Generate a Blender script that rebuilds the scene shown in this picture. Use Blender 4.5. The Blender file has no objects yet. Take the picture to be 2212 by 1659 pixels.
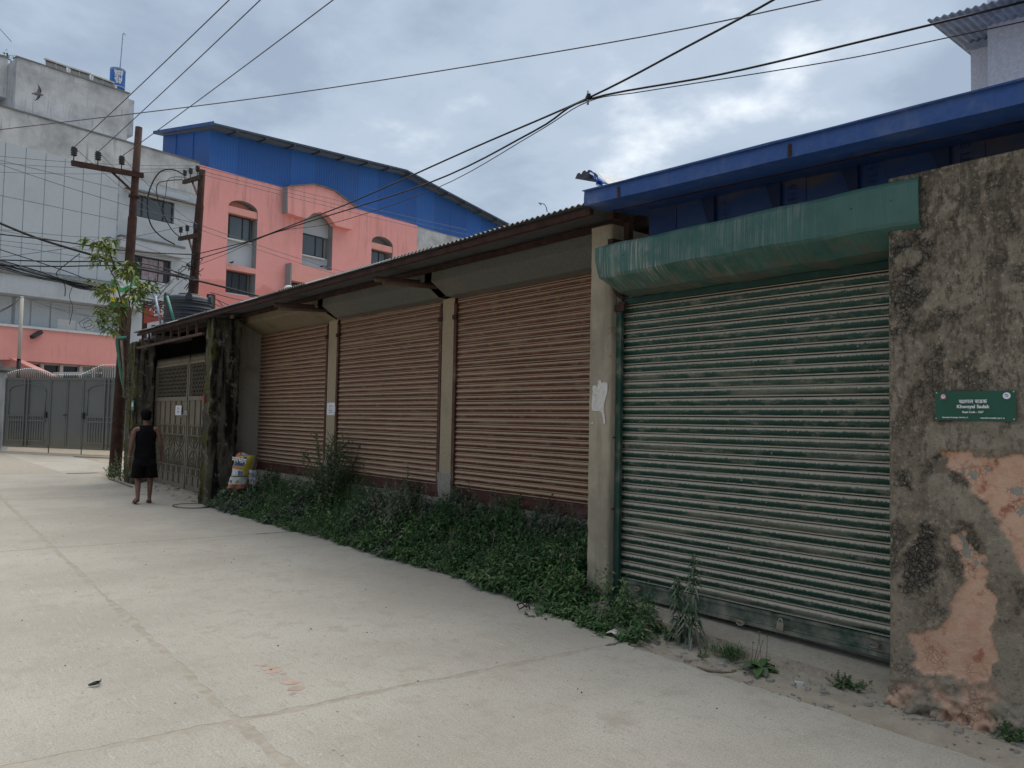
import bpy, bmesh, math, random
import numpy as np
from mathutils import Vector, Matrix, noise as mnoise
from mathutils.geometry import tessellate_polygon
random.seed(7); rng = np.random.default_rng(7)
scene = bpy.context.scene
COL = scene.collection
R = math.radians

# ------------------------------------------------------------------ camera
FPX, PCX, PCY, EYE = 1661.0, 1106.0, 829.5, 1.65        # photo measured on a 2212 x 1659 view
PITCH, ROLL, YAW = R(2.8), R(1.09), R(40.0466)
def _basis():
    fh = Vector((math.sin(YAW), math.cos(YAW), 0)); up = Vector((0, 0, 1)); rt = Vector((math.cos(YAW), -math.sin(YAW), 0))
    f = fh*math.cos(PITCH) + up*math.sin(PITCH); u = up*math.cos(PITCH) - fh*math.sin(PITCH)
    return rt*math.cos(ROLL) + u*math.sin(ROLL), u*math.cos(ROLL) - rt*math.sin(ROLL), f
CR, CU, CF = _basis()
EYEV = Vector((0, 0, EYE))
cam_d = bpy.data.cameras.new('camera'); cam = bpy.data.objects.new('camera', cam_d); COL.objects.link(cam)
cam_d.sensor_width = 36; cam_d.lens = 36*FPX/2212; cam_d.clip_start = .05; cam_d.clip_end = 2000
cam.matrix_world = Matrix((( CR.x, CU.x, -CF.x, 0), (CR.y, CU.y, -CF.y, 0), (CR.z, CU.z, -CF.z, EYE), (0, 0, 0, 1)))
scene.camera = cam
# ------------------------------------------------------------------ sky, sun, exposure
SUN_YAW, SUN_EL = R(66), R(68)
SUNV = Vector((math.sin(SUN_YAW)*math.cos(SUN_EL), math.cos(SUN_YAW)*math.cos(SUN_EL), math.sin(SUN_EL)))
SKY_STRENGTH = .1
CLOUD_DARK, CLOUD_MID, CLOUD_LIGHT = (1.75, 2.15, 2.72), (2.5, 2.95, 3.5), (6.6, 6.8, 6.8)
world = bpy.data.worlds.new('World'); scene.world = world; world.use_nodes = True
def build_world():
    nt = world.node_tree; nt.nodes.clear(); N = nt.nodes; L = nt.links
    def n(t, **k):
        x = N.new(t)
        for a, b in k.items(): setattr(x, a, b)
        return x
    def m(op, a, b=None, clamp=False):
        x = n('ShaderNodeMath', operation=op, use_clamp=clamp)
        for i, v in enumerate((a, b)):
            if v is None: continue
            if isinstance(v, (int, float)): x.inputs[i].default_value = v
            else: L.new(v, x.inputs[i])
        return x.outputs[0]
    out = n('ShaderNodeOutputWorld'); bg = n('ShaderNodeBackground'); bg.inputs[1].default_value = SKY_STRENGTH
    sky = n('ShaderNodeTexSky', sky_type='NISHITA', sun_disc=False, sun_elevation=SUN_EL, sun_rotation=SUN_YAW, air_density=1.2, dust_density=2.0)
    tc = n('ShaderNodeTexCoord'); sep = n('ShaderNodeSeparateXYZ'); L.new(tc.outputs['Generated'], sep.inputs[0])
    zz = m('ADD', m('MAXIMUM', sep.outputs[2], 0.0), .22)
    cmb = n('ShaderNodeCombineXYZ'); L.new(m('DIVIDE', sep.outputs[0], zz), cmb.inputs[0]); L.new(m('DIVIDE', sep.outputs[1], zz), cmb.inputs[1])
    cmb.inputs[2].default_value = 7.9
    nz = n('ShaderNodeTexNoise'); nz.inputs['Scale'].default_value = .95; nz.inputs['Detail'].default_value = 9; nz.inputs['Roughness'].default_value = .56; nz.inputs['Distortion'].default_value = .25
    L.new(cmb.outputs[0], nz.inputs['Vector'])
    n2 = n('ShaderNodeTexNoise'); n2.inputs['Scale'].default_value = 2.6; n2.inputs['Detail'].default_value = 7; n2.inputs['Roughness'].default_value = .55
    L.new(cmb.outputs[0], n2.inputs['Vector'])
    dot = n('ShaderNodeVectorMath', operation='DOT_PRODUCT'); L.new(tc.outputs['Generated'], dot.inputs[0]); dot.inputs[1].default_value = SUNV
    glow = m('POWER', m('MAXIMUM', dot.outputs['Value'], 0.0), 5.0)
    f = m('ADD', m('MULTIPLY', m('SUBTRACT', nz.outputs[0], .5), 2.1), m('MULTIPLY', m('SUBTRACT', n2.outputs[0], .5), 1.2))
    f = m('ADD', m('ADD', f, .16), m('MULTIPLY', glow, .62), clamp=True)
    rp = n('ShaderNodeValToRGB'); L.new(f, rp.inputs[0]); e = rp.color_ramp.elements
    rp.color_ramp.interpolation = 'EASE'
    e[0].position = .1; e[0].color = (*CLOUD_DARK, 1); e[1].position = .92; e[1].color = (*CLOUD_LIGHT, 1)
    x = e.new(.45); x.color = (*CLOUD_MID, 1)
    mx = n('ShaderNodeMix', data_type='RGBA'); mx.inputs[0].default_value = .9
    L.new(sky.outputs[0], mx.inputs[6]); L.new(rp.outputs[0], mx.inputs[7]); L.new(mx.outputs[2], bg.inputs[0]); L.new(bg.outputs[0], out.inputs[0])
build_world()
sun_d = bpy.data.lights.new('sun', 'SUN'); sun_d.energy = 1.5; sun_d.angle = R(75); sun_d.color = (1, .945, .86)
sun = bpy.data.objects.new('sun', sun_d); COL.objects.link(sun); sun.rotation_euler = SUNV.to_track_quat('Z', 'Y').to_euler(); sun.location = (30, 10, 40)
scene.view_settings.view_transform = 'Standard'; scene.view_settings.look = 'None'
scene.view_settings.exposure = .98; scene.view_settings.gamma = 1.0; scene.view_settings.use_curve_mapping = False
scene.render.engine = 'CYCLES'
scene.cycles.use_denoising = True; scene.cycles.max_bounces = 6

# ------------------------------------------------------------------ placing helpers: a photo point on a real plane
def ray(px, py): return CR*((px-PCX)/FPX) + CU*(-(py-PCY)/FPX) + CF
def atX(px, py, X): d = ray(px, py); return EYEV + d*(X/d.x)
def atY(px, py, Y): d = ray(px, py); return EYEV + d*(Y/d.y)
def atZ(px, py, Z): d = ray(px, py); return EYEV + d*((Z-EYE)/d.z)
def atD(px, py, D): return EYEV + ray(px, py)*D
def at_plane(px, py, p0, n): d = ray(px, py); return EYEV + d*((p0-EYEV).dot(n)/d.dot(n))

# ------------------------------------------------------------------ mesh helpers
class MB:
    def __init__(s): s.v = []; s.f = []; s.sm = []
    def add(s, vs, fs, smooth=False):
        o = len(s.v); s.v += [tuple(v) for v in vs]; s.f += [tuple(i+o for i in f) for f in fs]; s.sm += [smooth]*len(fs); return s
    def hexa(s, p):   # 8 points: bottom ring 0-3, top ring 4-7
        return s.add(p, [(0,3,2,1),(4,5,6,7),(0,1,5,4),(1,2,6,5),(2,3,7,6),(3,0,4,7)])
    def box(s, x0, x1, y0, y1, z0, z1):
        return s.hexa([(x0,y0,z0),(x1,y0,z0),(x1,y1,z0),(x0,y1,z0),(x0,y0,z1),(x1,y0,z1),(x1,y1,z1),(x0,y1,z1)])
    def obox(s, c, ax, ay, az):   # centre and three half vectors
        c, ax, ay, az = map(Vector, (c, ax, ay, az))
        return s.hexa([c-ax-ay-az, c+ax-ay-az, c+ax+ay-az, c-ax+ay-az, c-ax-ay+az, c+ax-ay+az, c+ax+ay+az, c-ax+ay+az])
    def bar(s, a, b, w, h=None, up=(0,0,1)):
        a, b = Vector(a), Vector(b); d = (b-a); u = Vector(up); h = h or w
        sd = d.cross(u); sd = sd.normalized() if sd.length > 1e-6 else Vector((1,0,0)); u = sd.cross(d).normalized()
        return s.obox((a+b)/2, d/2, sd*w/2, u*h/2)
    def tube(s, pts, r, k=6, cap=True, smooth=True):
        pts = [Vector(p) for p in pts]; n = len(pts); rs = r if isinstance(r, (list, tuple)) else [r]*n
        o = []; prev = None
        for i, p in enumerate(pts):
            t = (pts[min(i+1, n-1)] - pts[max(i-1, 0)]); t = t.normalized() if t.length > 1e-9 else Vector((0,0,1))
            if prev is None: a = Vector((0,0,1)) if abs(t.z) < .9 else Vector((1,0,0)); x = t.cross(a).normalized()
            else: x = (prev - t*prev.dot(t)); x = x.normalized() if x.length > 1e-6 else t.orthogonal().normalized()
            prev = x; y = t.cross(x)
            for j in range(k):
                an = 2*math.pi*j/k; o.append(p + x*math.cos(an)*rs[i] + y*math.sin(an)*rs[i])
        fs = [(i*k+j, i*k+(j+1)%k, (i+1)*k+(j+1)%k, (i+1)*k+j) for i in range(n-1) for j in range(k)]
        if cap: fs += [tuple(range(k-1, -1, -1)), tuple((n-1)*k+j for j in range(k))]
        return s.add(o, fs, smooth)
    def lathe(s, c, prof, k=24, cap=True):   # prof: (r, z)
        c = Vector(c); o = [c + Vector((r*math.cos(2*math.pi*j/k), r*math.sin(2*math.pi*j/k), z)) for r, z in prof for j in range(k)]
        n = len(prof); fs = [(i*k+j, i*k+(j+1)%k, (i+1)*k+(j+1)%k, (i+1)*k+j) for i in range(n-1) for j in range(k)]
        if cap: fs += [tuple(range(k-1, -1, -1)), tuple((n-1)*k+j for j in range(k))]
        return s.add(o, fs, True)
    def loft(s, rings, cap=True, smooth=True):   # equal length closed rings
        k = len(rings[0]); n = len(rings); o = [p for r in rings for p in r]
        fs = [(i*k+j, i*k+(j+1)%k, (i+1)*k+(j+1)%k, (i+1)*k+j) for i in range(n-1) for j in range(k)]
        if cap: fs += [tuple(range(k-1, -1, -1)), tuple((n-1)*k+j for j in range(k))]
        return s.add(o, fs, smooth)
    def prism(s, poly, ex):   # planar polygon (3d points) extruded by vector
        ex = Vector(ex); k = len(poly); a = [Vector(p) for p in poly]; b = [p+ex for p in a]
        return s.add(a+b, [tuple(range(k-1, -1, -1)), tuple(range(k, 2*k))] + [(i, (i+1)%k, k+(i+1)%k, k+i) for i in range(k)])
    def grid(s, P, smooth=True):   # rows of points
        n, k = len(P), len(P[0])
        return s.add([p for r in P for p in r], [(i*k+j, i*k+j+1, (i+1)*k+j+1, (i+1)*k+j) for i in range(n-1) for j in range(k-1)], smooth)
    def sheet(s, P, th):   # grid given thickness along its normal (th vector)
        th = Vector(th); n, k = len(P), len(P[0])
        s.grid(P); s.grid([[Vector(p)+th for p in r] for r in reversed(P)])
        for row in (P[0], P[-1]):
            s.add([p for p in row]+[Vector(p)+th for p in row], [(j, j+1, k+j+1, k+j) for j in range(k-1)])
        for c in (0, -1):
            cl = [r[c] for r in P]; s.add(cl+[Vector(p)+th for p in cl], [(j, j+1, n+j+1, n+j) for j in range(n-1)])
        return s
    def mesh(s, name):
        me = bpy.data.meshes.new(name); me.from_pydata(s.v, [], s.f); me.polygons.foreach_set('use_smooth', s.sm)
        bm = bmesh.new(); bm.from_mesh(me); bmesh.ops.recalc_face_normals(bm, faces=bm.faces); bm.to_mesh(me); bm.free()
        me.update(); return me
    def build(s, name, mat, parent=None, **kw): return link(name, s.mesh(name), mat, parent, **kw)
def link(name, me, mat, parent=None, label=None, cat=None, group=None, kind=None, loc=None):
    o = bpy.data.objects.new(name, me); COL.objects.link(o)
    if mat is not None and me is not None and len(me.materials) == 0: me.materials.append(mat)
    if loc is not None: o.location = loc
    if parent is not None: adopt(o, parent)
    return tag(o, label, cat, group, kind)
def adopt(o, p):
    o.parent = p
    if p.parent is None: o.matrix_parent_inverse = p.matrix_basis.inverted()
    elif p.type == 'EMPTY': o.matrix_parent_inverse = (p.parent.matrix_basis @ p.matrix_parent_inverse @ p.matrix_basis).inverted()
def tag(o, label=None, cat=None, group=None, kind=None):
    if label: o['label'] = label
    if cat: o['category'] = cat
    if group: o['group'] = group
    if kind: o['kind'] = kind
    return o
def thing(name, label, cat, loc=(0,0,0), group=None):
    o = bpy.data.objects.new(name, None); COL.objects.link(o); o.location = loc; o.empty_display_size = .2
    return tag(o, label, cat, group)
def mesh_np(name, V, T, smooth=False):
    me = bpy.data.meshes.new(name); V = np.asarray(V, np.float32); T = np.asarray(T, np.int32)
    me.vertices.add(len(V)); me.vertices.foreach_set('co', V.ravel())
    me.loops.add(T.size); me.loops.foreach_set('vertex_index', T.ravel())
    me.polygons.add(len(T)); me.polygons.foreach_set('loop_start', np.arange(0, T.size, T.shape[1], dtype=np.int32))
    me.polygons.foreach_set('use_smooth', np.full(len(T), smooth)); me.update(calc_edges=True); me.validate(); return me
def leaf_arrays(base, d, up, ln, wd, droop=.25, fold=.25):
    """many folded, drooping leaf blades: arrays of base points, directions, up vectors, lengths, widths"""
    d = d/np.linalg.norm(d, axis=1, keepdims=True); s = np.cross(d, up); s /= np.linalg.norm(s, axis=1, keepdims=True)+1e-9; u = np.cross(s, d)
    ln = ln[:, None]; wd = wd[:, None]
    m = base + d*ln*.45 + u*ln*.06; tip = base + d*ln - np.array([0, 0, 1.])*ln*droop
    l = m + s*wd*.5 + u*wd*fold; r = m - s*wd*.5 + u*wd*fold
    V = np.stack([base, l, m, r, tip], 1).reshape(-1, 3); k = np.arange(len(base))[:, None, None]*5
    T = np.array([[0, 2, 1], [0, 3, 2], [1, 2, 4], [2, 3, 4]])[None] + k
    return V, T.reshape(-1, 3)
def merge_np(parts):
    Vs, Ts, o = [], [], 0
    for V, T in parts: Vs.append(V); Ts.append(T+o); o += len(V)
    return np.concatenate(Vs), np.concatenate(Ts)
def fbm(p, s=1.0, o=4): return mnoise.fractal(Vector(p)*s, 1.0, 2.0, o, noise_basis='PERLIN_ORIGINAL')
def smooth01(t): t = min(1, max(0, t)); return t*t*(3-2*t)
def inside(poly, x, y):
    c = False; n = len(poly)
    for i in range(n):
        (x1, y1), (x2, y2) = poly[i], poly[i-1]
        if (y1 > y) != (y2 > y) and x < (x2-x1)*(y-y1)/(y2-y1)+x1: c = not c
    return c
def poly_sd(poly, x, y):   # signed distance, negative inside
    best = 1e9; n = len(poly)
    for i in range(n):
        (x1, y1), (x2, y2) = poly[i], poly[i-1]; dx, dy = x2-x1, y2-y1
        t = max(0, min(1, ((x-x1)*dx+(y-y1)*dy)/(dx*dx+dy*dy+1e-12))); best = min(best, math.hypot(x-x1-dx*t, y-y1-dy*t))
    return -best if inside(poly, x, y) else best

# ------------------------------------------------------------------ materials
class Mat:
    def __init__(s, name, rough=.85, spec=.3, metal=0.0):
        s.m = bpy.data.materials.new(name); s.m.use_nodes = True; s.N = s.m.node_tree.nodes; s.L = s.m.node_tree.links
        s.b = s.N['Principled BSDF']; s.b.inputs['Roughness'].default_value = rough; s.b.inputs['Specular IOR Level'].default_value = spec; s.b.inputs['Metallic'].default_value = metal
        s._tc = None
    def n(s, t, **k):
        x = s.N.new(t)
        for a, b in k.items(): setattr(x, a, b)
        return x
    def put(s, v, inp):
        if isinstance(v, (int, float)): inp.default_value = v
        elif isinstance(v, (tuple, list)): inp.default_value = (*v, 1) if len(inp.default_value) == 4 and len(v) == 3 else v
        else: s.L.new(v, inp)
    def pos(s):
        if not s._tc: s._tc = s.n('ShaderNodeNewGeometry')
        return s._tc.outputs['Position']
    def obj(s): return s.n('ShaderNodeTexCoord').outputs['Object']
    def xyz(s, v=None): x = s.n('ShaderNodeSeparateXYZ'); s.L.new(v or s.pos(), x.inputs[0]); return x.outputs
    def scale(s, v, k): x = s.n('ShaderNodeMapping'); s.L.new(v, x.inputs[0]); x.inputs['Scale'].default_value = k; return x.outputs[0]
    def noise(s, sc, detail=5, rough=.55, v=None, dist=0.0):
        x = s.n('ShaderNodeTexNoise'); s.L.new(v or s.pos(), x.inputs['Vector']); x.inputs['Scale'].default_value = sc; x.inputs['Detail'].default_value = detail
        x.inputs['Roughness'].default_value = rough; x.inputs['Distortion'].default_value = dist; return x.outputs[0]
    def voro(s, sc, v=None, feature='F1', out=0): x = s.n('ShaderNodeTexVoronoi', feature=feature); s.L.new(v or s.pos(), x.inputs['Vector']); x.inputs['Scale'].default_value = sc; return x.outputs[out]
    def math(s, op, a, b=0.0, clamp=False): x = s.n('ShaderNodeMath', operation=op, use_clamp=clamp); s.put(a, x.inputs[0]); s.put(b, x.inputs[1]); return x.outputs[0]
    def step(s, f, lo, hi): x = s.n('ShaderNodeMapRange', interpolation_type='SMOOTHSTEP'); s.put(f, x.inputs[0]); x.inputs[1].default_value = lo; x.inputs[2].default_value = hi; return x.outputs[0]
    def mix(s, f, a, b): x = s.n('ShaderNodeMix', data_type='RGBA'); s.put(f, x.inputs[0]); s.put(a, x.inputs[6]); s.put(b, x.inputs[7]); return x.outputs[2]
    def attr(s, name): x = s.n('ShaderNodeAttribute', attribute_name=name); y = s.n('ShaderNodeSeparateColor'); s.L.new(x.outputs['Color'], y.inputs[0]); return y.outputs
    def island(s): x = s.n('ShaderNodeNewGeometry'); return x.outputs['Random Per Island']
    def color(s, c): s.put(c, s.b.inputs['Base Color']); return s
    def rough(s, r): s.put(r, s.b.inputs['Roughness']); return s
    def bump(s, h, st=.3, dist=.01): x = s.n('ShaderNodeBump'); x.inputs['Strength'].default_value = st; x.inputs['Distance'].default_value = dist; s.put(h, x.inputs['Height']); s.L.new(x.outputs[0], s.b.inputs['Normal']); return s
def plain(name, c, rough=.7, spec=.3, metal=0.0, var=.18, sc=6.0, bump=0.0):
    """one paint or plastic with mottling"""
    m = Mat(name, rough, spec, metal); nz = m.noise(sc, 6, .6)
    d = tuple(x*(1-var*1.6) for x in c); l = tuple(min(1, x*(1+var)) for x in c); m.color(m.mix(m.step(nz, .3, .7), d, l))
    if bump: m.bump(m.noise(sc*8, 4), bump)
    return m.m
def dirty(name, c, dirt, amount=.5, sc=2.0, streak=True, rough=.75, spec=.25, bump=.15, fine=30):
    """paint or plaster under dirt patches and vertical rain streaks"""
    m = Mat(name, rough, spec); a = m.noise(sc, 8, .62); k = m.step(a, .62-amount*.35, .80)
    if streak:
        st = m.noise(1.0, 5, .6, m.scale(m.pos(), (7, 7, .55))); k = m.math('MAXIMUM', k, m.math('MULTIPLY', m.step(st, .52, .72), amount))
    lo, hi = (.88, 1.08) if fine > 15 else (.97, 1.02)
    base = m.mix(m.step(m.noise(fine, 3), .3, .7), tuple(x*lo for x in c), tuple(min(1, x*hi) for x in c))
    m.color(m.mix(m.math('MULTIPLY', k, min(1, .35+amount*.6)), base, dirt)); 
    if fine > 15: m.bump(m.noise(fine*1.5, 5), bump, .006)
    return m.m
MT = {}
def make_mats():
    # road concrete
    m = Mat('road_concrete', .92, .2)
    big = m.noise(.55, 6, .6); mid = m.noise(3.5, 7, .65); fine = m.noise(90, 4, .6)
    c = m.mix(m.step(big, .35, .68), (.365, .335, .285), (.455, .425, .365))
    c = m.mix(m.math('MULTIPLY', m.step(mid, .50, .72), .6), c, (.33, .29, .23))
    c = m.mix(m.math('MULTIPLY', m.step(m.noise(1.1, 4, .5), .6, .75), .35), c, (.42, .335, .26))          # reddish dust
    sc = m.noise(1.0, 5, .65, m.scale(m.pos(), (40, 3.2, 1))); c = m.mix(m.math('MULTIPLY', m.step(sc, .56, .70), .42), c, (.55, .52, .46))
    sc2 = m.noise(1.0, 5, .65, m.scale(m.pos(), (5, 46, 1))); c = m.mix(m.math('MULTIPLY', m.step(sc2, .57, .72), .36), c, (.30, .27, .23))
    c = m.mix(m.math('MULTIPLY', m.step(fine, .50, .62), .6), c, (.27, .25, .215)); c = m.mix(m.math('MULTIPLY', m.math('SUBTRACT', 1.0, m.step(fine, .36, .46)), .3), c, (.54, .51, .45))
    ag = m.voro(24); wear = m.step(m.noise(.9, 6, .6), .46, .62); agm = m.math('MULTIPLY', m.math('SUBTRACT', 1.0, m.step(ag, .20, .28)), m.math('ADD', m.math('MULTIPLY', wear, .8), .05))
    vcol = m.n('ShaderNodeTexVoronoi'); m.L.new(m.pos(), vcol.inputs['Vector']); vcol.inputs['Scale'].default_value = 24; sepc = m.n('ShaderNodeSeparateColor'); m.L.new(vcol.outputs[1], sepc.inputs[0])
    agm = m.math('MULTIPLY', agm, m.step(sepc.outputs[0], .62, .66))
    c = m.mix(agm, c, m.mix(sepc.outputs[1], (.17, .17, .18), (.52, .50, .46)))
    gr = m.noise(1.0, 5, .7, m.scale(m.pos(), (34, 9, 1))); c = m.mix(m.math('MULTIPLY', m.step(gr, .54, .66), .38), c, (.255, .235, .20)); c = m.mix(m.math('MULTIPLY', m.step(m.noise(2.2, 8, .7), .55, .66), .30), c, (.26, .235, .195)); m.color(c); m.bump(m.math('ADD', m.math('MULTIPLY', fine, .7), m.math('ADD', mid, m.math('MULTIPLY', agm, .5))), .45, .006); MT['road'] = m.m
    # dirt
    m = Mat('dirt', .95, .1); a = m.noise(4, 8, .65); f = m.noise(60, 5, .65)
    c = m.mix(m.step(a, .35, .7), (.40, .355, .285), (.315, .27, .21)); c = m.mix(m.math('MULTIPLY', m.step(f, .5, .72), .45), c, (.24, .205, .16)); m.color(c); m.bump(m.math('ADD', f, m.math('MULTIPLY', a, 2.0)), .6, .012); MT['dirt'] = m.m
    m = Mat('joint_sand', .95, .1); a = m.noise(9, 7, .65); m.color(m.mix(m.step(a, .35, .65), (.32, .285, .235), (.40, .36, .30))); m.bump(m.noise(80, 4), .5, .006); MT['joint'] = m.m
    # old street wall, masks baked into a colour attribute: red = bare salmon patch, green = dark mould, blue = newer cement
    m = Mat('weathered_plaster', .93, .15); at = m.attr('wear')
    a = m.noise(3.2, 8, .66); b = m.noise(16, 7, .68); f = m.noise(70, 5, .65)
    c = m.mix(m.step(a, .35, .66), (.165, .132, .095), (.265, .22, .162)); c = m.mix(m.math('MULTIPLY', m.step(b, .54, .64), .55), c, (.36, .30, .23)); c = m.mix(m.math('MULTIPLY', m.step(b, .28, .46), .0), c, (.3, .28, .24))
    c = m.mix(m.math('MULTIPLY', m.math('SUBTRACT', 1.0, m.step(b, .33, .44)), .85), c, (.075, .064, .052))
    cem = m.mix(m.step(m.noise(7, 7, .6), .3, .72), (.225, .19, .14), (.31, .265, .20)); c = m.mix(at[2], c, cem)
    lich = m.noise(1.0, 7, .7, m.scale(m.pos(), (30, 30, 11))); c = m.mix(m.math('MULTIPLY', m.math('MULTIPLY', m.step(lich, .50, .60), m.step(m.xyz()[2], .9, 2.0)), .75), c, (.075, .062, .048)); crk0 = m.math('SUBTRACT', 1.0, m.step(m.voro(30, None, 'DISTANCE_TO_EDGE'), 0.0, .10)); mould = m.mix(m.step(f, .35, .65), (.036, .031, .026), (.105, .09, .072)); mould = m.mix(m.math('MULTIPLY', crk0, .85), mould, (.008, .007, .006)); c = m.mix(m.math('MULTIPLY', at[1], .92), c, mould)
    s2 = m.noise(11, 7, .66, None, .4); sal = m.mix(m.step(s2, .47, .56), (.60, .38, .265), (.56, .33, .22)); sal = m.mix(m.math('MULTIPLY', m.step(m.noise(6, 8, .7), .53, .62), .9), sal, (.36, .135, .085)); sal = m.mix(m.math('MULTIPLY', m.step(m.noise(22, 6, .65), .60, .68), .7), sal, (.42, .37, .31))
    vs = m.noise(1.0, 6, .65, m.scale(m.pos(), (9, 9, 1.1))); zz = m.xyz()[2]; c = m.mix(m.math('MULTIPLY', m.step(m.math('ADD', vs, m.math('MULTIPLY', m.math('SUBTRACT', zz, 2.2), .10)), .52, .66), .7), c, (.085, .07, .053)); c = m.mix(m.math('MULTIPLY', m.math('SUBTRACT', 1.0, m.step(m.math('ADD', zz, m.math('MULTIPLY', a, .5)), .35, 1.2)), .55), c, (.31, .255, .19)); grit = m.noise(38, 6, .7); c = m.mix(m.math('MULTIPLY', m.step(grit, .55, .66), .55), c, (.40, .35, .28)); c = m.mix(m.math('MULTIPLY', m.math('SUBTRACT', 1.0, m.step(grit, .34, .45)), .65), c, (.06, .05, .04)); c = m.mix(at[0], c, sal); m.color(c)
    cr = m.voro(30, None, 'DISTANCE_TO_EDGE'); crk = m.math('MULTIPLY', m.math('SUBTRACT', 1.0, m.step(cr, 0.0, .09)), at[1])
    m.bump(m.math('SUBTRACT', m.math('ADD', m.math('MULTIPLY', b, 1.2), m.math('MULTIPLY', f, .5)), m.math('MULTIPLY', crk, 1.3)), .75, .012); MT['oldwall'] = m.m
    m = Mat('eroded_ledge', .95, .1); a = m.noise(6, 8, .66); f = m.noise(40, 6, .66); c = m.mix(m.step(a, .35, .65), (.30, .245, .185), (.40, .335, .265)); c = m.mix(m.math('MULTIPLY', m.step(f, .52, .66), .7), c, (.17, .125, .09)); m.color(c); m.bump(m.math('ADD', f, a), .9, .02); MT['ledge_face'] = m.m
    # beige pillar plaster
    m = Mat('beige_plaster', .92, .15); a = m.noise(2.6, 8, .62); st = m.noise(1.0, 6, .6, m.scale(m.pos(), (8, 8, .9)))
    c = m.mix(m.step(a, .38, .66), (.40, .335, .245), (.29, .25, .185)); c = m.mix(m.math('MULTIPLY', m.step(st, .48, .64), .65), c, (.22, .19, .145)); c = m.mix(m.math('MULTIPLY', m.step(m.noise(14, 7, .7), .60, .70), .6), c, (.46, .39, .285))
    c = m.mix(m.math('MULTIPLY', m.step(m.noise(9, 6, .6), .66, .72), .7), c, (.20, .165, .12)); m.color(c); m.bump(m.math('ADD', m.noise(24, 6, .65), m.math('MULTIPLY', m.noise(90, 4), .4)), .45, .01); MT['pillar'] = m.m
    MT['column'] = dirty('ochre_column_paint', (.375, .30, .20), (.21, .175, .12), .35, 2.2, True)
    MT['cement'] = dirty('grey_cement', (.31, .285, .24), (.16, .14, .11), .6, 1.8, True, .93, .12, .35)
    MT['plinth'] = dirty('dusty_cement_ledge', (.40, .355, .285), (.27, .22, .165), .6, 3.5, False, .94, .12, .6, 40)
    # mossy gate pier
    m = Mat('mossy_cement', .95, .1); a = m.noise(2.2, 8, .66); st = m.noise(1.0, 6, .62, m.scale(m.pos(), (6, 6, .5))); x = m.xyz()
    c = m.mix(m.step(a, .38, .66), (.135, .117, .088), (.07, .06, .046)); c = m.mix(m.step(st, .47, .60), c, (.012, .011, .009)); c = m.mix(m.math('MULTIPLY', m.step(m.noise(5, 7, .66), .56, .66), .7), c, (.25, .235, .20))
    g = m.math('MULTIPLY', m.step(m.noise(3.1, 7, .66), .44, .62), m.step(m.math('MULTIPLY', x[0], -1.0), -5.03, -4.93)); c = m.mix(m.math('MULTIPLY', g, .9), c, m.mix(m.noise(30, 3), (.05, .055, .012), (.115, .105, .03))); m.color(c); m.bump(m.noise(22, 8, .7), .9, .03); MT['moss'] = m.m
    # shutter slats
    def slat(name, paint, paint2, dust, hi, pitch):
        m = Mat(name, .62, .3); t = m.math('DIVIDE', m.xyz(m.obj())[2], pitch)
        jit = m.noise(1.0, 5, .65, m.scale(m.pos(), (1, 55, 14))); jit2 = m.noise(1.7, 5, .6)
        tj = m.math('ADD', t, m.math('MULTIPLY', m.math('SUBTRACT', jit, .5), .20)); tj = m.math('ADD', tj, m.math('MULTIPLY', m.math('SUBTRACT', jit2, .5), .14))
        tf = m.math('ADD', tj, m.math('MULTIPLY', m.math('SUBTRACT', m.noise(1.0, 4, .7, m.scale(m.pos(), (1, 150, 9))), .5), .5)); up = m.step(tf, hi, hi+.16); lip = m.math('SUBTRACT', 1.0, m.step(tj, .16, .22)); seam = m.math('MULTIPLY', m.step(t, .04, .07), m.math('SUBTRACT', 1.0, m.step(t, .965, .985)))
        spk = m.math('MULTIPLY', m.step(m.noise(24, 3, .6), .68, .73), .7); sm = m.math('MULTIPLY', m.step(m.noise(5, 7, .65, m.scale(m.pos(), (1, 1, 3))), .50, .72), .36)
        k = m.math('MAXIMUM', m.math('MAXIMUM', m.math('MULTIPLY', up, .93), m.math('MULTIPLY', lip, .8)), m.math('MAXIMUM', spk, sm)); oi = m.n('ShaderNodeObjectInfo').outputs['Random']; k = m.math('MAXIMUM', k, m.math('MULTIPLY', m.math('MULTIPLY', m.step(oi, .55, 1.0), m.step(m.noise(1.3, 6, .6, m.scale(m.pos(), (1, 1, 4))), .46, .62)), .30)); k = m.math('MULTIPLY', k, m.math('ADD', m.math('MULTIPLY', seam, .8), .2))
        p = m.mix(m.step(m.noise(2.5, 6, .6), .35, .65), paint, paint2); d = m.mix(m.noise(2.1, 6, .6), dust, tuple(q*.78 for q in dust))
        m.color(m.mix(seam, (.022, .016, .012), m.mix(k, p, d))); m.rough(m.math('ADD', .42, m.math('MULTIPLY', k, .5))); m.bump(m.noise(60, 4), .12, .004); return m.m
    MT['slat_green'] = slat('green_shutter_paint', (.011, .045, .031), (.017, .056, .040), (.56, .48, .37), .64, .0764)
    MT['slat_brown'] = slat('brown_shutter_paint', (.10, .034, .020), (.14, .050, .029), (.58, .42, .285), .57, .075)
    MT['lip_dark'] = plain('dark_green_lip', (.012, .045, .034), .6)
    MT['rail_green'] = dirty('green_rail_paint', (.012, .05, .036), (.33, .29, .23), .45, 5, False, .5, .35)
    MT['bar_green'] = dirty('green_dusty_bar', (.014, .058, .042), (.40, .345, .27), .85, 4, True, .6, .3)
    MT['rail_brown'] = dirty('brown_rail_paint', (.085, .032, .023), (.26, .195, .14), .45, 5, False, .6, .3)
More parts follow.
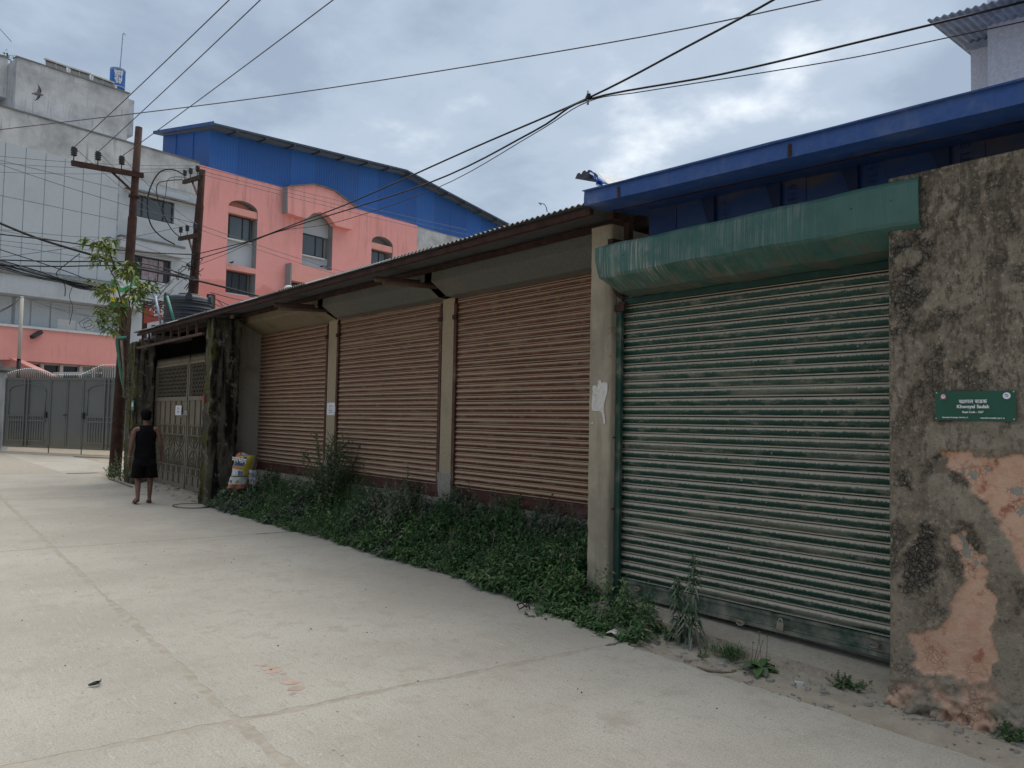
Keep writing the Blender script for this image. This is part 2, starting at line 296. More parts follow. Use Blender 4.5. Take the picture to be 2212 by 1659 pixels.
    # green hood with pale drips
    m = Mat('green_hood_paint', .45, .4); st = m.noise(1.0, 4, .55, m.scale(m.pos(), (3, 95, 2.0)), .25); patch = m.step(m.noise(1.0, 4, .5, m.scale(m.pos(), (1, 1.1, .7))), .42, .62)
    c = m.mix(m.step(m.noise(3, 6, .6), .3, .7), (.03, .092, .076), (.048, .125, .105)); c = m.mix(m.math('MULTIPLY', m.math('MULTIPLY', m.step(st, .45, .60), m.math('MULTIPLY', m.math('ADD', m.math('MULTIPLY', patch, .7), .3), m.math('MULTIPLY', m.step(m.noise(4, 5, .6), .36, .58), m.math('ADD', m.math('MULTIPLY', m.step(m.xyz()[1], 2.5, 3.2), .9), .1)))), .8), c, (.33, .30, .24)); c = m.mix(m.math('MULTIPLY', m.step(m.math('ADD', m.noise(5, 7, .68), m.math('MULTIPLY', m.math('SUBTRACT', 2.92, m.xyz()[2]), 1.1)), .58, .70), .6), c, (.13, .105, .075)); m.color(c); MT['hood_green'] = m.m
    MT['hood_tan'] = dirty('dusty_tan_hood', (.235, .195, .125), (.10, .085, .06), .45, 2.2, False, .7, .25, .05)
    MT['hood_grey'] = dirty('dusty_grey_hood', (.135, .135, .118), (.24, .215, .165), .4, 1.6, True, .6, .3, .04)
    m = Mat('rust_iron', .85, .25); a = m.noise(6, 8, .66); m.color(m.mix(m.step(a, .35, .65), (.034, .018, .015), (.066, .033, .025))); m.bump(m.noise(60, 4), .3, .004); MT['rust'] = m.m
    m = Mat('pale_rust', .85, .25); a = m.noise(6, 8, .66); m.color(m.mix(m.step(a, .35, .65), (.085, .05, .04), (.135, .085, .068))); MT['rustpale'] = m.m
    MT['corr_dark'] = dirty('old_corrugated_iron', (.115, .12, .125), (.085, .05, .032), .55, 2.5, False, .6, .4, .05)
    MT['bright_white'] = plain('bright_white_finish', (.78, .78, .76), .5, .5, 0, .08)
    MT['blue_gutter'] = dirty('blue_gutter_paint', (.028, .08, .26), (.27, .29, .33), .3, 2.0, True, .5, .4, .03)
    # blue sheeting under the eave, scuffed brown along its top
    m = Mat('blue_scuffed_sheet', .38, .45); x = m.xyz(); k = m.noise(1.0, 6, .6, m.scale(m.pos(), (1, 1.4, 2.2)), .6); h = m.math('ADD', k, m.math('MULTIPLY', m.math('SUBTRACT', x[2], 3.3), .85))
    m.color(m.mix(m.math('MULTIPLY', m.step(h, .54, .80), .8), m.mix(m.noise(2, 4), (.009, .037, .135), (.012, .047, .165)), (.085, .068, .052))); MT['blue_sheet'] = m.m
    MT['dull_sheet'] = plain('dull_dark_sheet', (.035, .04, .048), 1.0, .02)
    MT['blue_print'] = plain('dark_print', (.010, .024, .075), .5, .3)
    # far buildings
    MT['blue_roof'] = dirty('blue_cladding', (.022, .105, .36), (.07, .13, .26), .4, .35, True, .5, .35, .02, 12)
    MT['blue_roof_b'] = dirty('faded_blue_cladding', (.026, .125, .42), (.08, .15, .30), .4, .35, True, .5, .35, .02, 12)
    MT['eave'] = plain('eave_underside', (.06, .085, .12), .6, .3)
    MT['pink'] = dirty('pink_wall_paint', (.82, .36, .315), (.58, .24, .21), .5, .4, True, .88, .2, .05, 10)
    m = Mat('pink_damp_wall', .88, .2); a = m.noise(.35, 7, .62); z = m.xyz()[2]; st = m.noise(1.0, 5, .6, m.scale(m.pos(), (2.2, 2.2, .25)))
    c = m.mix(m.step(m.noise(1.4, 6, .6), .3, .7), (.80, .35, .32), (.83, .38, .35)); dk = m.math('SUBTRACT', 1.0, m.step(m.math('ADD', z, m.math('MULTIPLY', m.math('SUBTRACT', a, .5), -5.0)), 9.9, 10.25)); c = m.mix(m.math('MULTIPLY', dk, .75), c, (.68, .235, .205))
    c = m.mix(m.math('MULTIPLY', m.math('MULTIPLY', m.step(st, .50, .66), m.step(z, 11.5, 16.0)), .55), c, (.52, .25, .225)); m.color(c); MT['pink_upper'] = m.m
    MT['pink_light'] = dirty('pink_band_paint', (.78, .36, .31), (.52, .29, .25), .5, 1.2, True, .88, .2, .05, 10)
    MT['grey_paint'] = dirty('grey_wall_paint', (.47, .505, .53), (.29, .31, .33), .55, .45, True, .88, .2, .05, 10)
    MT['grey_panel'] = dirty('grey_panel_paint', (.47, .51, .54), (.38, .405, .425), .35, .5, False, .8, .25, .03, 10)
    MT['parapet'] = dirty('stained_white_cement', (.58, .585, .585), (.22, .225, .23), .85, .7, True, .9, .15, .05, 8)
    MT['groove'] = plain('panel_groove', (.33, .35, .365), .9)
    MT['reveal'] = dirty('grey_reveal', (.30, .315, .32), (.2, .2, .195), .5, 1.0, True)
    MT['cap'] = dirty('mouldy_coping', (.20, .20, .19), (.06, .06, .055), .7, 2, False)
    MT['frame'] = plain('dark_window_frame', (.03, .033, .036), .5, .4)
    m = Mat('window_glass', .08, .5); m.color(m.mix(m.noise(.8, 3), (.055, .07, .085), (.12, .145, .165))); MT['glass'] = m.m
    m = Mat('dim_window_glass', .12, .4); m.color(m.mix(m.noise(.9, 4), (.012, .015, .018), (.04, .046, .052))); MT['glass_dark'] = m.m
    MT['curtain'] = plain('striped_curtain', (.34, .28, .30), .9)
    MT['white'] = dirty('white_paint', (.66, .66, .64), (.45, .43, .40), .3, 3, True)
    MT['white_wall'] = dirty('pale_lilac_wall', (.62, .63, .68), (.52, .53, .58), .3, .8, True)
    MT['dark_void'] = plain('dark_interior', (.035, .032, .03), .95, .1)  # near-black colour paints the shade inside the gate passage
    # grey gate: dust climbs from its foot
    m = Mat('grey_gate_paint', .55, .35); x = m.xyz(); k = m.step(m.math('ADD', m.math('MULTIPLY', x[2], -1.0), m.math('MULTIPLY', m.noise(1.6, 6, .6), .9)), -.75, .35)
    m.color(m.mix(m.math('MULTIPLY', k, .75), m.mix(m.noise(1.2, 6, .6), (.125, .13, .122), (.16, .163, .152)), (.23, .20, .13))); MT['gate_grey'] = m.m
    MT['gate_tan'] = dirty('dusty_tan_gate_paint', (.20, .168, .12), (.10, .08, .055), .5, 2.5, True, .65, .3, .05)
    MT['gate_tan_dark'] = dirty('worn_tan_gate_bar', (.155, .125, .085), (.075, .055, .038), .5, 5, False, .65, .3, .05)
    MT['tank_black'] = dirty('black_tank_plastic', (.028, .034, .042), (.11, .105, .095), .35, 2.2, False, .5, .4, .02)
    MT['tank_blue'] = plain('blue_tank_paint', (.035, .155, .47), .5, .4, 0, .1)
    MT['grey_iron'] = plain('grey_iron', (.30, .36, .44), .6, .4)
    MT['solar'] = plain('collector_back', (.10, .105, .105), .5, .4)
    MT['porcelain'] = plain('black_porcelain', (.016, .017, .02), .25, .5)
    MT['cable'] = plain('black_cable', (.012, .012, .014), .55, .35)
    MT['wire'] = plain('weathered_wire', (.10, .10, .115), .6, .4)
    MT['red_sign'] = dirty('red_sign_paint', (.34, .055, .032), (.25, .06, .04), .4, 1.5, True, .6, .3, .02)
    MT['print_white'] = plain('white_print', (.78, .78, .76), .6, .3, 0, .03)
    MT['sign_green'] = plain('green_sign_enamel', (.010, .085, .05), .45, .4, 0, .06)
    MT['emblem_red'] = plain('emblem_red', (.42, .10, .075), .5); MT['emblem_blue'] = plain('emblem_blue', (.25, .48, .66), .5); MT['emblem_violet'] = plain('emblem_violet', (.20, .19, .42), .5)
    MT['paper'] = plain('white_paper', (.74, .73, .72), .8, .2, 0, .04)
    MT['print_grey'] = plain('grey_print', (.20, .20, .22), .8); MT['print_pink'] = plain('faded_red_print', (.62, .38, .38), .8)
    MT['torn_paper'] = dirty('torn_poster_paper', (.64, .60, .54), (.42, .36, .28), .45, 12, False, .9, .1, .3)
    MT['steel'] = plain('galvanised_steel', (.42, .41, .39), .4, .5, .6)
    MT['brass'] = plain('dusty_padlock', (.30, .25, .19), .5, .4, .2)
    MT['green_pipe'] = plain('green_pipe', (.05, .22, .16), .5, .4)
    MT['skin'] = plain('brown_skin', (.165, .082, .056), .55, .35, 0, .12, 12)
    MT['black_cloth'] = plain('black_cloth', (.0045, .004, .005), .9, .15, 0, .3)
    MT['hair'] = plain('black_hair', (.004, .0035, .004), .85, .1, 0, .3, 40)
    MT['sandal'] = plain('brown_rubber', (.12, .065, .042), .7)
    MT['watch'] = plain('grey_strap', (.23, .23, .22), .5)
    for nm, a, b, c in (('broad', (.06, .14, .035), (.12, .20, .065), (.22, .23, .13)), ('weed', (.040, .105, .032), (.095, .17, .06), (.18, .21, .105)), ('shrub', (.06, .11, .045), (.13, .17, .08), (.24, .235, .175)), ('dusty', (.15, .15, .11), (.27, .25, .195), (.08, .11, .06)), ('sapling', (.09, .155, .03), (.19, .25, .055), (.34, .36, .12)), ('greyleaf', (.055, .10, .042), (.135, .155, .11), (.26, .25, .21))):
        m = Mat(nm+'_leaf', .6, .3); i = m.island(); cc = m.mix(i, a, b); cc = m.mix(m.step(m.math('FRACT', m.math('MULTIPLY', i, 7.31)), .72, 1.0), cc, c); m.color(cc); MT[nm] = m.m
    MT['stem'] = plain('weed_stem', (.10, .12, .055), .8); MT['stem_brown'] = plain('woody_stem', (.15, .115, .075), .85)
    MT['sack_yellow'] = dirty('yellow_sack_print', (.42, .34, .06), (.30, .22, .05), .4, 8, False, .5, .4, .1)
    MT['sack_red'] = dirty('red_sack_print', (.47, .13, .075), (.30, .09, .06), .4, 8, False, .5, .4, .1)
    MT['sack_blue'] = plain('blue_sack_print', (.045, .07, .19), .5); MT['sack_white'] = dirty('white_sack_print', (.58, .57, .55), (.30, .34, .40), .4, 14, False, .5, .4, .1)
    MT['bag_grey'] = plain('grey_bag_film', (.30, .31, .32), .4, .5); MT['sack_grey'] = plain('grey_sack_print', (.12, .16, .21), .5)
    MT['ban_green'] = plain('green_banner_print', (.10, .42, .16), .6); MT['ban_yellow'] = plain('yellow_banner_print', (.72, .60, .045), .6); MT['ban_white'] = plain('white_banner_print', (.78, .80, .80), .6); MT['ban_deep'] = plain('deep_green_banner_print', (.05, .22, .07), .6)
    MT['stone'] = plain('grey_pebble', (.33, .30, .26), .9, .2, 0, .3); MT['dark_stone'] = plain('dark_pebble', (.05, .05, .055), .9)
    MT['twig'] = plain('dry_twig', (.21, .165, .12), .9)
    MT['bird_grey'] = plain('pigeon_feather', (.22, .20, .24), .8, .2, 0, .3, 20); MT['bird_dark'] = plain('dark_feather', (.03, .03, .035), .8)
    MT['pvc'] = dirty('grimy_pvc', (.52, .49, .43), (.30, .27, .22), .4, 6, True)
make_mats()
# ================================================================== GROUND
# wide bare earth out to the horizon
g = MB(); g.grid([[(x, y, -.03) for x in (-400, -60, -20, 20, 60, 400)] for y in (-400, -60, -20, 60, 120, 400)], False)
g.build('ground', MT['dirt'], kind='structure')
# road: a bed of sand that shows in the joints, and cast slabs on it
road = MB().grid([[(x, y, -.0012) for x in np.linspace(-14, 4.30, 10)] for y in np.linspace(-9, 46, 20)], False).build('road', MT['joint'], kind='structure')
def jit(a, b, amp, s, seed):   # an edge from a to b, ragged
    n = max(4, int(math.hypot(b[0]-a[0], b[1]-a[1])/.035)); out = []
    for i in range(n):
        t = i/n; x, y = a[0]+(b[0]-a[0])*t, a[1]+(b[1]-a[1])*t; k = amp*.8*fbm((x*s, y*s, seed), 1, 4) + amp*.45*fbm((x*24, y*24, seed), 1, 3) + amp*.8*fbm((x*s*.16, y*s*.16, seed+5), 1, 2)
        nx, ny = (b[1]-a[1]), -(b[0]-a[0]); l = math.hypot(nx, ny); out.append((x+nx/l*k, y+ny/l*k))
    return out
def lanejoint(y): return 1.62 + .011*(y-3.5) if y < 6 else 1.66+.036*(y-6)
def cross(y0, x): return y0 - .085*(x-1.0)
EY = [-9, 1.8, 2.56, 3.34, 3.92, 4.22, 4.6, 5.3, 6.5, 9.7, 13.5, 16, 24, 30]; EXX = [4.30, 4.37, 4.39, 4.42, 4.44, 4.50, 4.57, 4.71, 4.85, 4.87, 4.85, 4.92, 5.0, 5.0]
def road_edge(y): return float(np.interp(y, EY, EXX))
lanes = [(-9.5, -4.6, 0), (-4.6, None, 1), (None, 4.40, 2)]
ys = [-8.6, -2.4, 4.25, 10.92, 17.4, 24.2]
for li, (xa, xb, l) in enumerate(lanes):
    for k in range(len(ys)-1):
        def X(v, y): return lanejoint(y) if v is None else (road_edge(y) if v > 0 else v)
        gp = .028
        y0, y1 = ys[k], ys[k+1]
        xl0, xr0 = X(xa, y0)+gp, X(xb, y0)-gp; xl1, xr1 = X(xa, y1)+gp, X(xb, y1)-gp
        if xb == 4.40: xr0 += gp; xr1 += gp
        P = [(xl0, cross(y0, xl0)+gp), (xr0, cross(y0, xr0)+gp), (xr1, cross(y1, xr1)-gp), (xl1, cross(y1, xl1)-gp)]
        ring = []
        for i in range(4): ring += [((x+road_edge(y)-(P[1][0]+(P[2][0]-P[1][0])*(y-P[1][1])/(P[2][1]-P[1][1])), y) if (li == 2 and i == 1) else (x, y)) for x, y in jit(P[i], P[(i+1) % 4], .028, 6.0, li*10+k)]
        bm = bmesh.new(); vs = [bm.verts.new((x, y, 0)) for x, y in ring]; f = bm.faces.new(vs)
        if f.normal.z < 0: f.normal_flip()
        r = bmesh.ops.extrude_face_region(bm, geom=[f]); 
        for v in r['geom']:
            if isinstance(v, bmesh.types.BMVert): v.co.z += .0
        for v in vs: v.co.z = -.08
        bmesh.ops.triangulate(bm, faces=bm.faces); bmesh.ops.recalc_face_normals(bm, faces=bm.faces)
        me = bpy.data.meshes.new('slab'); bm.to_mesh(me); bm.free(); link('slab', me, MT['road'], road)
# the yard road beyond the last joint, up to the factory gate
MB().add([(-9.5, 24.35, -.004), (6.2, 24.1, -.004), (6.2, 60, -.004), (-14, 60, -.004)], [(0, 1, 2, 3)]).build('yard_road', MT['road'], kind='structure')
# dirt verge that climbs to the shutters
def verge_z(x, y):
    e = road_edge(y)-.05
    up = .42*smooth01((x-(e+.25))/(1.45))*smooth01((y-4.6)/.8)
    if y > 14.2: up *= max(0, 1-(y-14.2)/.5)
    nz = .028*fbm((x*1.7, y*1.7, 3.1), 1, 5) + .012*fbm((x*9, y*9, 1.1), 1, 3)
    base = -.03 + (.028+.047*smooth01((y-4.5)/.5))*smooth01((x-e+.05)/.4)
    return base + up + nz*smooth01((x-e)/.3)
gx = np.linspace(4.2, 6.15, 40); gy = np.concatenate([np.linspace(-4, 1, 16), np.linspace(1.05, 6, 110), np.linspace(6.1, 24, 140)])
MB().grid([[(x, y, verge_z(x, y)) for x in gx] for y in gy]).build('dirt_verge', MT['dirt'], kind='structure')

# ================================================================== OLD STREET WALL with the road sign
WX = 4.85
def Z4(x, y): return ((3400+x*.798)/1.8228, (1700+y*.798)/1.8228)
def Z2(x, y): return ((3400+x*.4219)/1.8228, (600+y*.4219)/1.8228)
def wp(q): p = atX(q[0], q[1], WX); return (p.y, p.z)
pA = [wp(Z4(*q)) for q in ((385,100),(480,100),(560,118),(650,130),(720,118),(792,120),(860,140),(860,700),(792,690),(770,670),(750,560),(690,490),(620,380),(560,320),(490,260),(420,190))]
pB = [wp(Z4(*q)) for q in ((440,465),(500,470),(540,520),(590,620),(600,680),(585,760),(640,820),(640,960),(630,1060),(650,1120),(640,1230),(520,1240),(440,1200),(350,1210),(240,1180),(240,1100),(250,1010),(380,970),(430,870),(470,790),(490,740),(470,690),(420,540))]
pC = [wp(Z4(*q)) for q in ((70,1290),(200,1230),(660,1240),(690,1450),(800,1520),(800,1600),(400,1500),(80,1380))]
cem = [[wp(Z2(*q)) for q in ((290,990),(420,890),(520,930),(520,1010),(420,1080),(310,1120))], [wp(Z2(*q)) for q in ((560,630),(660,625),(670,680),(600,690))],
       [wp(q) for q in ((2010,905),(2212,915),(2260,920),(2260,975),(2090,970),(2030,975),(1985,1010))], [wp(Z4(*q)) for q in ((300,190),(420,210),(600,370),(740,560),(760,700),(640,700),(600,560),(520,460),(430,440),(330,330))],
       [wp(Z4(*q)) for q in ((120,380),(160,370),(165,440),(125,460))], [wp(Z4(*q)) for q in ((660,1000),(800,1000),(800,1480),(700,1430),(660,1240))]]
mould = [[wp(Z2(*q)) for q in ((230,740),(540,690),(560,800),(500,900),(560,1150),(540,1400),(480,1660),(320,1660),(250,1400),(300,1150),(240,1000))], [wp(Z4(*q)) for q in ((215,560),(330,520),(360,640),(290,800),(230,780))],
         [wp(Z4(*q)) for q in ((200,220),(235,225),(235,265),(200,262))], [wp(Z4(*q)) for q in ((580,440),(660,450),(660,510),(590,500))], [wp(Z4(*q)) for q in ((340,100),(385,110),(380,170),(330,130))],
         [wp(Z2(*q)) for q in ((600,330),(1490,180),(1490,560),(1200,640),(1000,600),(700,760),(620,560))]]
wall = thing('street_wall', 'stained old plaster wall with bare salmon patches beside the green shutter', 'wall', (WX+.25, .6, 0))
ny, nz_ = 116, 282; Y0, Y1, ZT = .9, 2.147, 3.215
yv = np.linspace(Y1, Y0, ny); zv = np.linspace(-.12, ZT, nz_); P = []; W = []
for z in zv:
    row = []
    for y in yv:
        n1 = fbm((y*5, z*5, 2.2), 1, 5); n2 = fbm((y*21, z*21, 7.7), 1, 4); wob = n1*.045 + n2*.022
        sd = min(poly_sd(pA, y, z), poly_sd(pB, y, z)) + wob; sal = smooth01(.5 - sd/.012)
        sal = max(sal, .75*smooth01(.5-(poly_sd(pC, y, z)+wob*2)/.10)*smooth01(.5+n1*2.5))
        ce = 0.0
        for p in cem: ce = max(ce, smooth01(.5-(poly_sd(p, y, z)+wob*.6)/.02))
        mo = 0.0
        for i, p in enumerate(mould): mo = max(mo, smooth01(.5-(poly_sd(p, y, z)+wob*2.2)/(.30 if i == 5 else .07))*(.62*smooth01(.5+n2*1.5) if i == 5 else 1))
        mo = max(mo, .6*smooth01((n1-.18)*3.5))*(1-ce*.8)
        foot = math.exp(-max(0, z+.02)/.11)*.13
        x = WX + .016*sal - .006*ce - foot*(.75+n2*.8) + n1*.006 + n2*.004*(1+2*mo)
        if y > Y1-.03: x += .02*((y-(Y1-.03))/.03)**2 + .012*max(0, n2)
        row.append((x, y, z)); W.append((sal, min(1, mo), min(1, ce), 1))
    P.append(row)
m = MB(); m.grid(P); me = m.mesh('plaster_face'); ca = me.color_attributes.new('wear', 'FLOAT_COLOR', 'POINT'); ca.data.foreach_set('color', np.array(W, np.float32).ravel())
link('plaster_face', me, MT['oldwall'], wall)
m = MB(); m.box(WX+.02, WX+.5, -4, Y1-.004, -.2, ZT-.003); m.box(WX+.004, WX+.019, -4, Y0, -.2, ZT-.004); m.build('wall_body', MT['cement'], wall)
# rubble chips along the foot of the wall
m = MB()
for i in range(90):
    y = random.uniform(1.2, 4.4); s = random.uniform(.006, .02); x = 4.70 + random.gauss(0, .05) if y < 2.2 else 4.60+random.gauss(0, .07); z = verge_z(x, y)
    m.obox((x, y, z+s*.3), (s, s*random.uniform(-.4, .4), 0), (-s*.3, s*random.uniform(.6, 1), 0), (0, s*.2, s*.5))
m.build('rubble', MT['stone'], kind='stuff', label='loose cement chips along the foot of the wall')

# ------------------------------------------------------------------ road sign
FONT_CACHE = {}
def text_mesh(body, size, kern=None, bold=0.0, align='CENTER'):
    cu = bpy.data.curves.new('lettering', 'FONT'); cu.body = body; cu.size = size; cu.align_x = align; cu.align_y = 'CENTER'; cu.offset = bold; cu.extrude = 0; cu.resolution_u = 3
    if kern:
        for i, k in kern.items(): cu.body_format[i].kerning = k
    o = bpy.data.objects.new('lettering', cu); COL.objects.link(o); dg = bpy.context.evaluated_depsgraph_get(); dg.update()
    me = bpy.data.meshes.new_from_object(o.evaluated_get(dg)); bpy.data.objects.remove(o); bpy.data.curves.remove(cu); return me
def put_text(body, size, o, ex, ey, mat, parent, name='lettering', kern=None, bold=0.0, align='CENTER', ext=.0015, width=None):
    me = text_mesh(body, size, kern, bold, align); ex, ey = Vector(ex).normalized(), Vector(ey).normalized(); n = ex.cross(ey)
    if width:
        xs = [v.co.x for v in me.vertices]
        if xs and max(xs) > min(xs): k = width/(max(xs)-min(xs)); [setattr(v.co, 'x', v.co.x*k) for v in me.vertices]
    o = Vector(o)
    for v in me.vertices: v.co = o + ex*v.co.x + ey*v.co.y + n*ext
    me.materials.clear(); me.update(); return link(name, me, mat, parent)
SL, SR, ST_, SB = 1.862, 1.446, 1.874, 1.707; SX = 4.826
sg = thing('road_sign', 'green enamel road name sign screwed to the stained plaster wall', 'street sign', (SX, 1.654, 1.79))
def sgp(u, v, off=0): return Vector((SX-off, SL+(SR-SL)*u, ST_+(SB-ST_)*v))
P = [[sgp(u, v) + Vector((.006*math.sin(u*3.1)*v, 0, -.004*u*v)) for u in np.linspace(0, 1, 9)] for v in np.linspace(0, 1, 4)]
MB().sheet(P, (.003, 0, 0)).build('sign_plate', MT['sign_green'], sg)
EX, EZ = (0, -1, 0), (0, 0, 1)
put_text('ख्वयल सडक'.replace('्', ''), .030, sgp(.487, .36, .003), EX, EZ, MT['print_white'], sg, kern={0: -9}, bold=.0006, width=.146)
put_text('Khwoyal Sadak', .0265, sgp(.485, .535, .003), EX, EZ, MT['print_white'], sg, bold=.0009, width=.17)
put_text('Road Code - 1267', .0155, sgp(.485, .72, .003), EX, EZ, MT['print_white'], sg, bold=.0006, width=.11)
put_text('Chandragiri Municipality, Ward No. 12', .0095, sgp(.26, .905, .003), EX, EZ, MT['print_white'], sg, bold=.0004, width=.138)
put_text('चन्द्रागिरी नगरपालिका, वडा नं. १२'.replace('्', ''), .0095, sgp(.725, .925, .003), EX, EZ, MT['print_white'], sg, bold=.0004, width=.122)
def disc(c, ry, rz, off, k=20): return MB().add([c+Vector((-off, -ry*math.cos(6.2832*i/k), rz*math.sin(6.2832*i/k))) for i in range(k)], [tuple(range(k))])
c = sgp(.11, .185, 0); e1 = disc(c, .0175, .0175, .003).build('emblem', MT['emblem_red'], sg); disc(c+Vector((0, 0, .001)), .0118, .0118, .004).build('emblem_field', MT['print_white'], e1)
MB().add([c+Vector((-.0045, a, b)) for a, b in ((.0105, .002), (.004, .008), (-.002, .010), (-.009, .006), (-.011, .001), (0, -.001))], [(0, 1, 2, 3, 4, 5)]).build('emblem_peak', MT['emblem_blue'], e1)
MB().add([c+Vector((-.0042, a, b)) for a, b in ((.016, -.010), (-.016, -.010), (-.019, -.016), (.019, -.016))], [(0, 1, 2, 3)]).build('emblem_ribbon', MT['emblem_red'], e1)
c = sgp(.895, .175, 0); e2 = disc(c, .0195, .0185, .003).build('emblem', MT['print_white'], sg)
MB().add([c+Vector((-.0042, a, b)) for a, b in ((.012, .001), (.008, .009), (.001, .010), (-.011, .003), (-.013, .001), (0, .003))], [(0, 1, 2, 3, 4, 5)]).build('emblem_peak', MT['emblem_violet'], e2)
MB().add([c+Vector((-.0042, a, b)) for a, b in ((.006, -.004), (-.007, -.001), (-.008, -.006), (.004, -.007))], [(0, 1, 2, 3)]).build('emblem_hill', MT['emblem_violet'], e2)
for u, v in ((.02, .05), (.975, .045), (.012, .945), (.975, .955)):
    p = sgp(u, v); MB().lathe((0, 0, 0), [(.0045, 0), (.0045, .002), (.002, .004)], 10).mesh('tmp'); sc = MB(); k = 10
    sc.add([p+Vector((-.0015, .0045*math.cos(6.283*i/k), .0045*math.sin(6.283*i/k))) for i in range(k)]+[p+Vector((-.006, 0, 0))], [(i, (i+1) % k, k) for i in range(k)], True); sc.build('screw', MT['steel'], sg)

# ================================================================== BIG PILLAR between the shutters
pl = thing('shutter_pillar', 'beige plastered pillar with torn poster scraps between green and brown shutters', 'pillar', (5.3, 4.84, 0))
P = []
for z in np.linspace(-.1, 3.46, 90):
    row = []
    for s in np.linspace(0, 1, 42):   # front face from far edge to near edge, then the near side
        if s < .4: y = 4.965-(4.965-4.715)*s/.4; x = 5.11
        else: y = 4.715; x = 5.11 + .30*(s-.4)/.6
        e = .012*max(0, 1-abs(s-.4)/.05); n1 = fbm((x*6, y*6, z*6), 1, 4); n2 = fbm((x*25, y*25, z*25), 1, 3)
        low = smooth01((1.1-z)/1.0)
        x += n1*.006+n2*.004*(1+low*1.5); y += e*.6 + n1*.005*(s > .4) + max(0, n2)*e*.9; x += e*.6
        row.append((x, y, z))
    P.append(row)
m = MB(); m.grid(P); m.build('pillar_face', MT['pillar'], pl)
MB().box(5.125, 6.1, 4.735, 4.955, -.1, 3.455).build('pillar_core', MT['cement'], pl)
# torn poster
def torn(name, pts, lab, X=5.10, cat='poster', amp=.006, n=6):
    ring = []
    for i in range(len(pts)):
        a, b = pts[i], pts[(i+1) % len(pts)]
        for k in range(n): t = k/n; ring.append((a[0]+(b[0]-a[0])*t+random.gauss(0, amp), a[1]+(b[1]-a[1])*t+random.gauss(0, amp)))
    v3 = [atX(px, py, X) for px, py in ring]; tri = tessellate_polygon([[Vector((p.y, p.z, 0)) for p in v3]]); k = len(v3)
    back = [p+Vector((.0012, 0, 0)) for p in v3]; mm = MB(); mm.add(v3, tri); mm.add(back, [t[::-1] for t in tri]); mm.add(v3+back, [(i, (i+1) % k, k+(i+1) % k, k+i) for i in range(k)])
    return mm.build(name, MT['torn_paper'], label=lab, cat=cat)
torn('torn_poster', [(1280,834),(1286,832),(1290,836),(1292,829),(1293,822),(1298,822),(1300,828),(1304,826),(1311,826),(1312,846),(1308,858),(1305,872),(1304,886),(1306,900),(1308,914),(1304,915),(1302,902),(1298,889),(1278,886),(1279,860)], 'torn white poster remnant with a trailing strip on the beige pillar', amp=.5, n=4)
torn('paper_scrap', [(1274,915),(1281,911),(1281,915)], 'tiny white paper scrap low on the beige pillar', cat='paper scrap', amp=.1, n=2)

# ================================================================== SHUTTERS
def slat_mesh(L, p, name='slat', depth=.017):
    prof = [(.012, 0), (.012, .04), (-.004, .045), (-.005, .15), (.003, .19), (.002, .23), (-depth*.55, .34), (-depth*.95, .52), (-depth, .62), (-depth*.8, .80), (-depth*.35, .93), (.010, .985), (.012, 1.0)]
    V = [(x, y, z*p) for y in (0, L) for x, z in prof]; n = len(prof)
    me = bpy.data.meshes.new(name); me.from_pydata(V, [], [(i, i+1, n+i+1, n+i) for i in range(n-1)]); me.polygons.foreach_set('use_smooth', [i in (5,6,7,8,9) for i in range(n-1)]); me.update(); return me
def shutter(label, X, y0, y1, zseam0, n, p, zbot, mats, hood, hood_mat, group, cat='roller shutter', hood_y=None, rails=True):
    t = thing('roller_shutter', label, cat, (X, (y0+y1)/2, zbot), group)
    me = slat_mesh(y1-y0, p)
    for i in range(n): link('slat', me, mats[0], t, loc=(X + random.gauss(0, .0012), y0, zseam0+i*p + random.gauss(0, .0012)))
    b = MB(); b.box(X-.004, X+.02, y0, y1, zbot+.045, zseam0-.004); b.box(X-.020, X+.02, y0, y1, zseam0-.026, zseam0-.008); b.box(X-.016, X+.02, y0, y1, zbot+.03, zbot+.046); b.box(X-.030, X+.02, y0, y1, zbot, zbot+.028)
    b.build('bottom_bar', mats[1], t)
    ztop = zseam0+n*p
    if rails:
        for s, y in ((-1, y0), (1, y1)):
            r = MB(); r.box(X-.045, X-.022, y-.03 if s > 0 else y-.03, y+.03, zbot+.005, ztop-.12); r.box(X-.021, X+.03, y+(.0 if s > 0 else -.03), y+(.03 if s > 0 else .0), zbot+.005, ztop-.12)
            r.build('guide_rail', mats[1], t)
            c = MB(); c.box(X-.065, X-.046, y-.04, y+.04, ztop-.33, ztop-.27); c.bar((X-.04, y, ztop-.12), (X+.02, y+s*.06, ztop-.01), .03); c.build('rail_clamp', MT['rust'], t)
    if hood:
        hy0, hy1 = hood_y; P = [[Vector((X+dx+.006*fbm((y*1.3, z, 9), 1, 2), y, z+.006*fbm((y*1.1, dx, 4), 1, 2))) for dx, z in hood] for y in np.linspace(hy0, hy1, 24)]
        h = MB(); h.grid([[p for p in r] for r in P], False); h.grid([[p+Vector((.012, 0, -.004)) for p in r] for r in reversed(P)], False)
        h.build('shutter_hood', hood_mat, t)
    return t
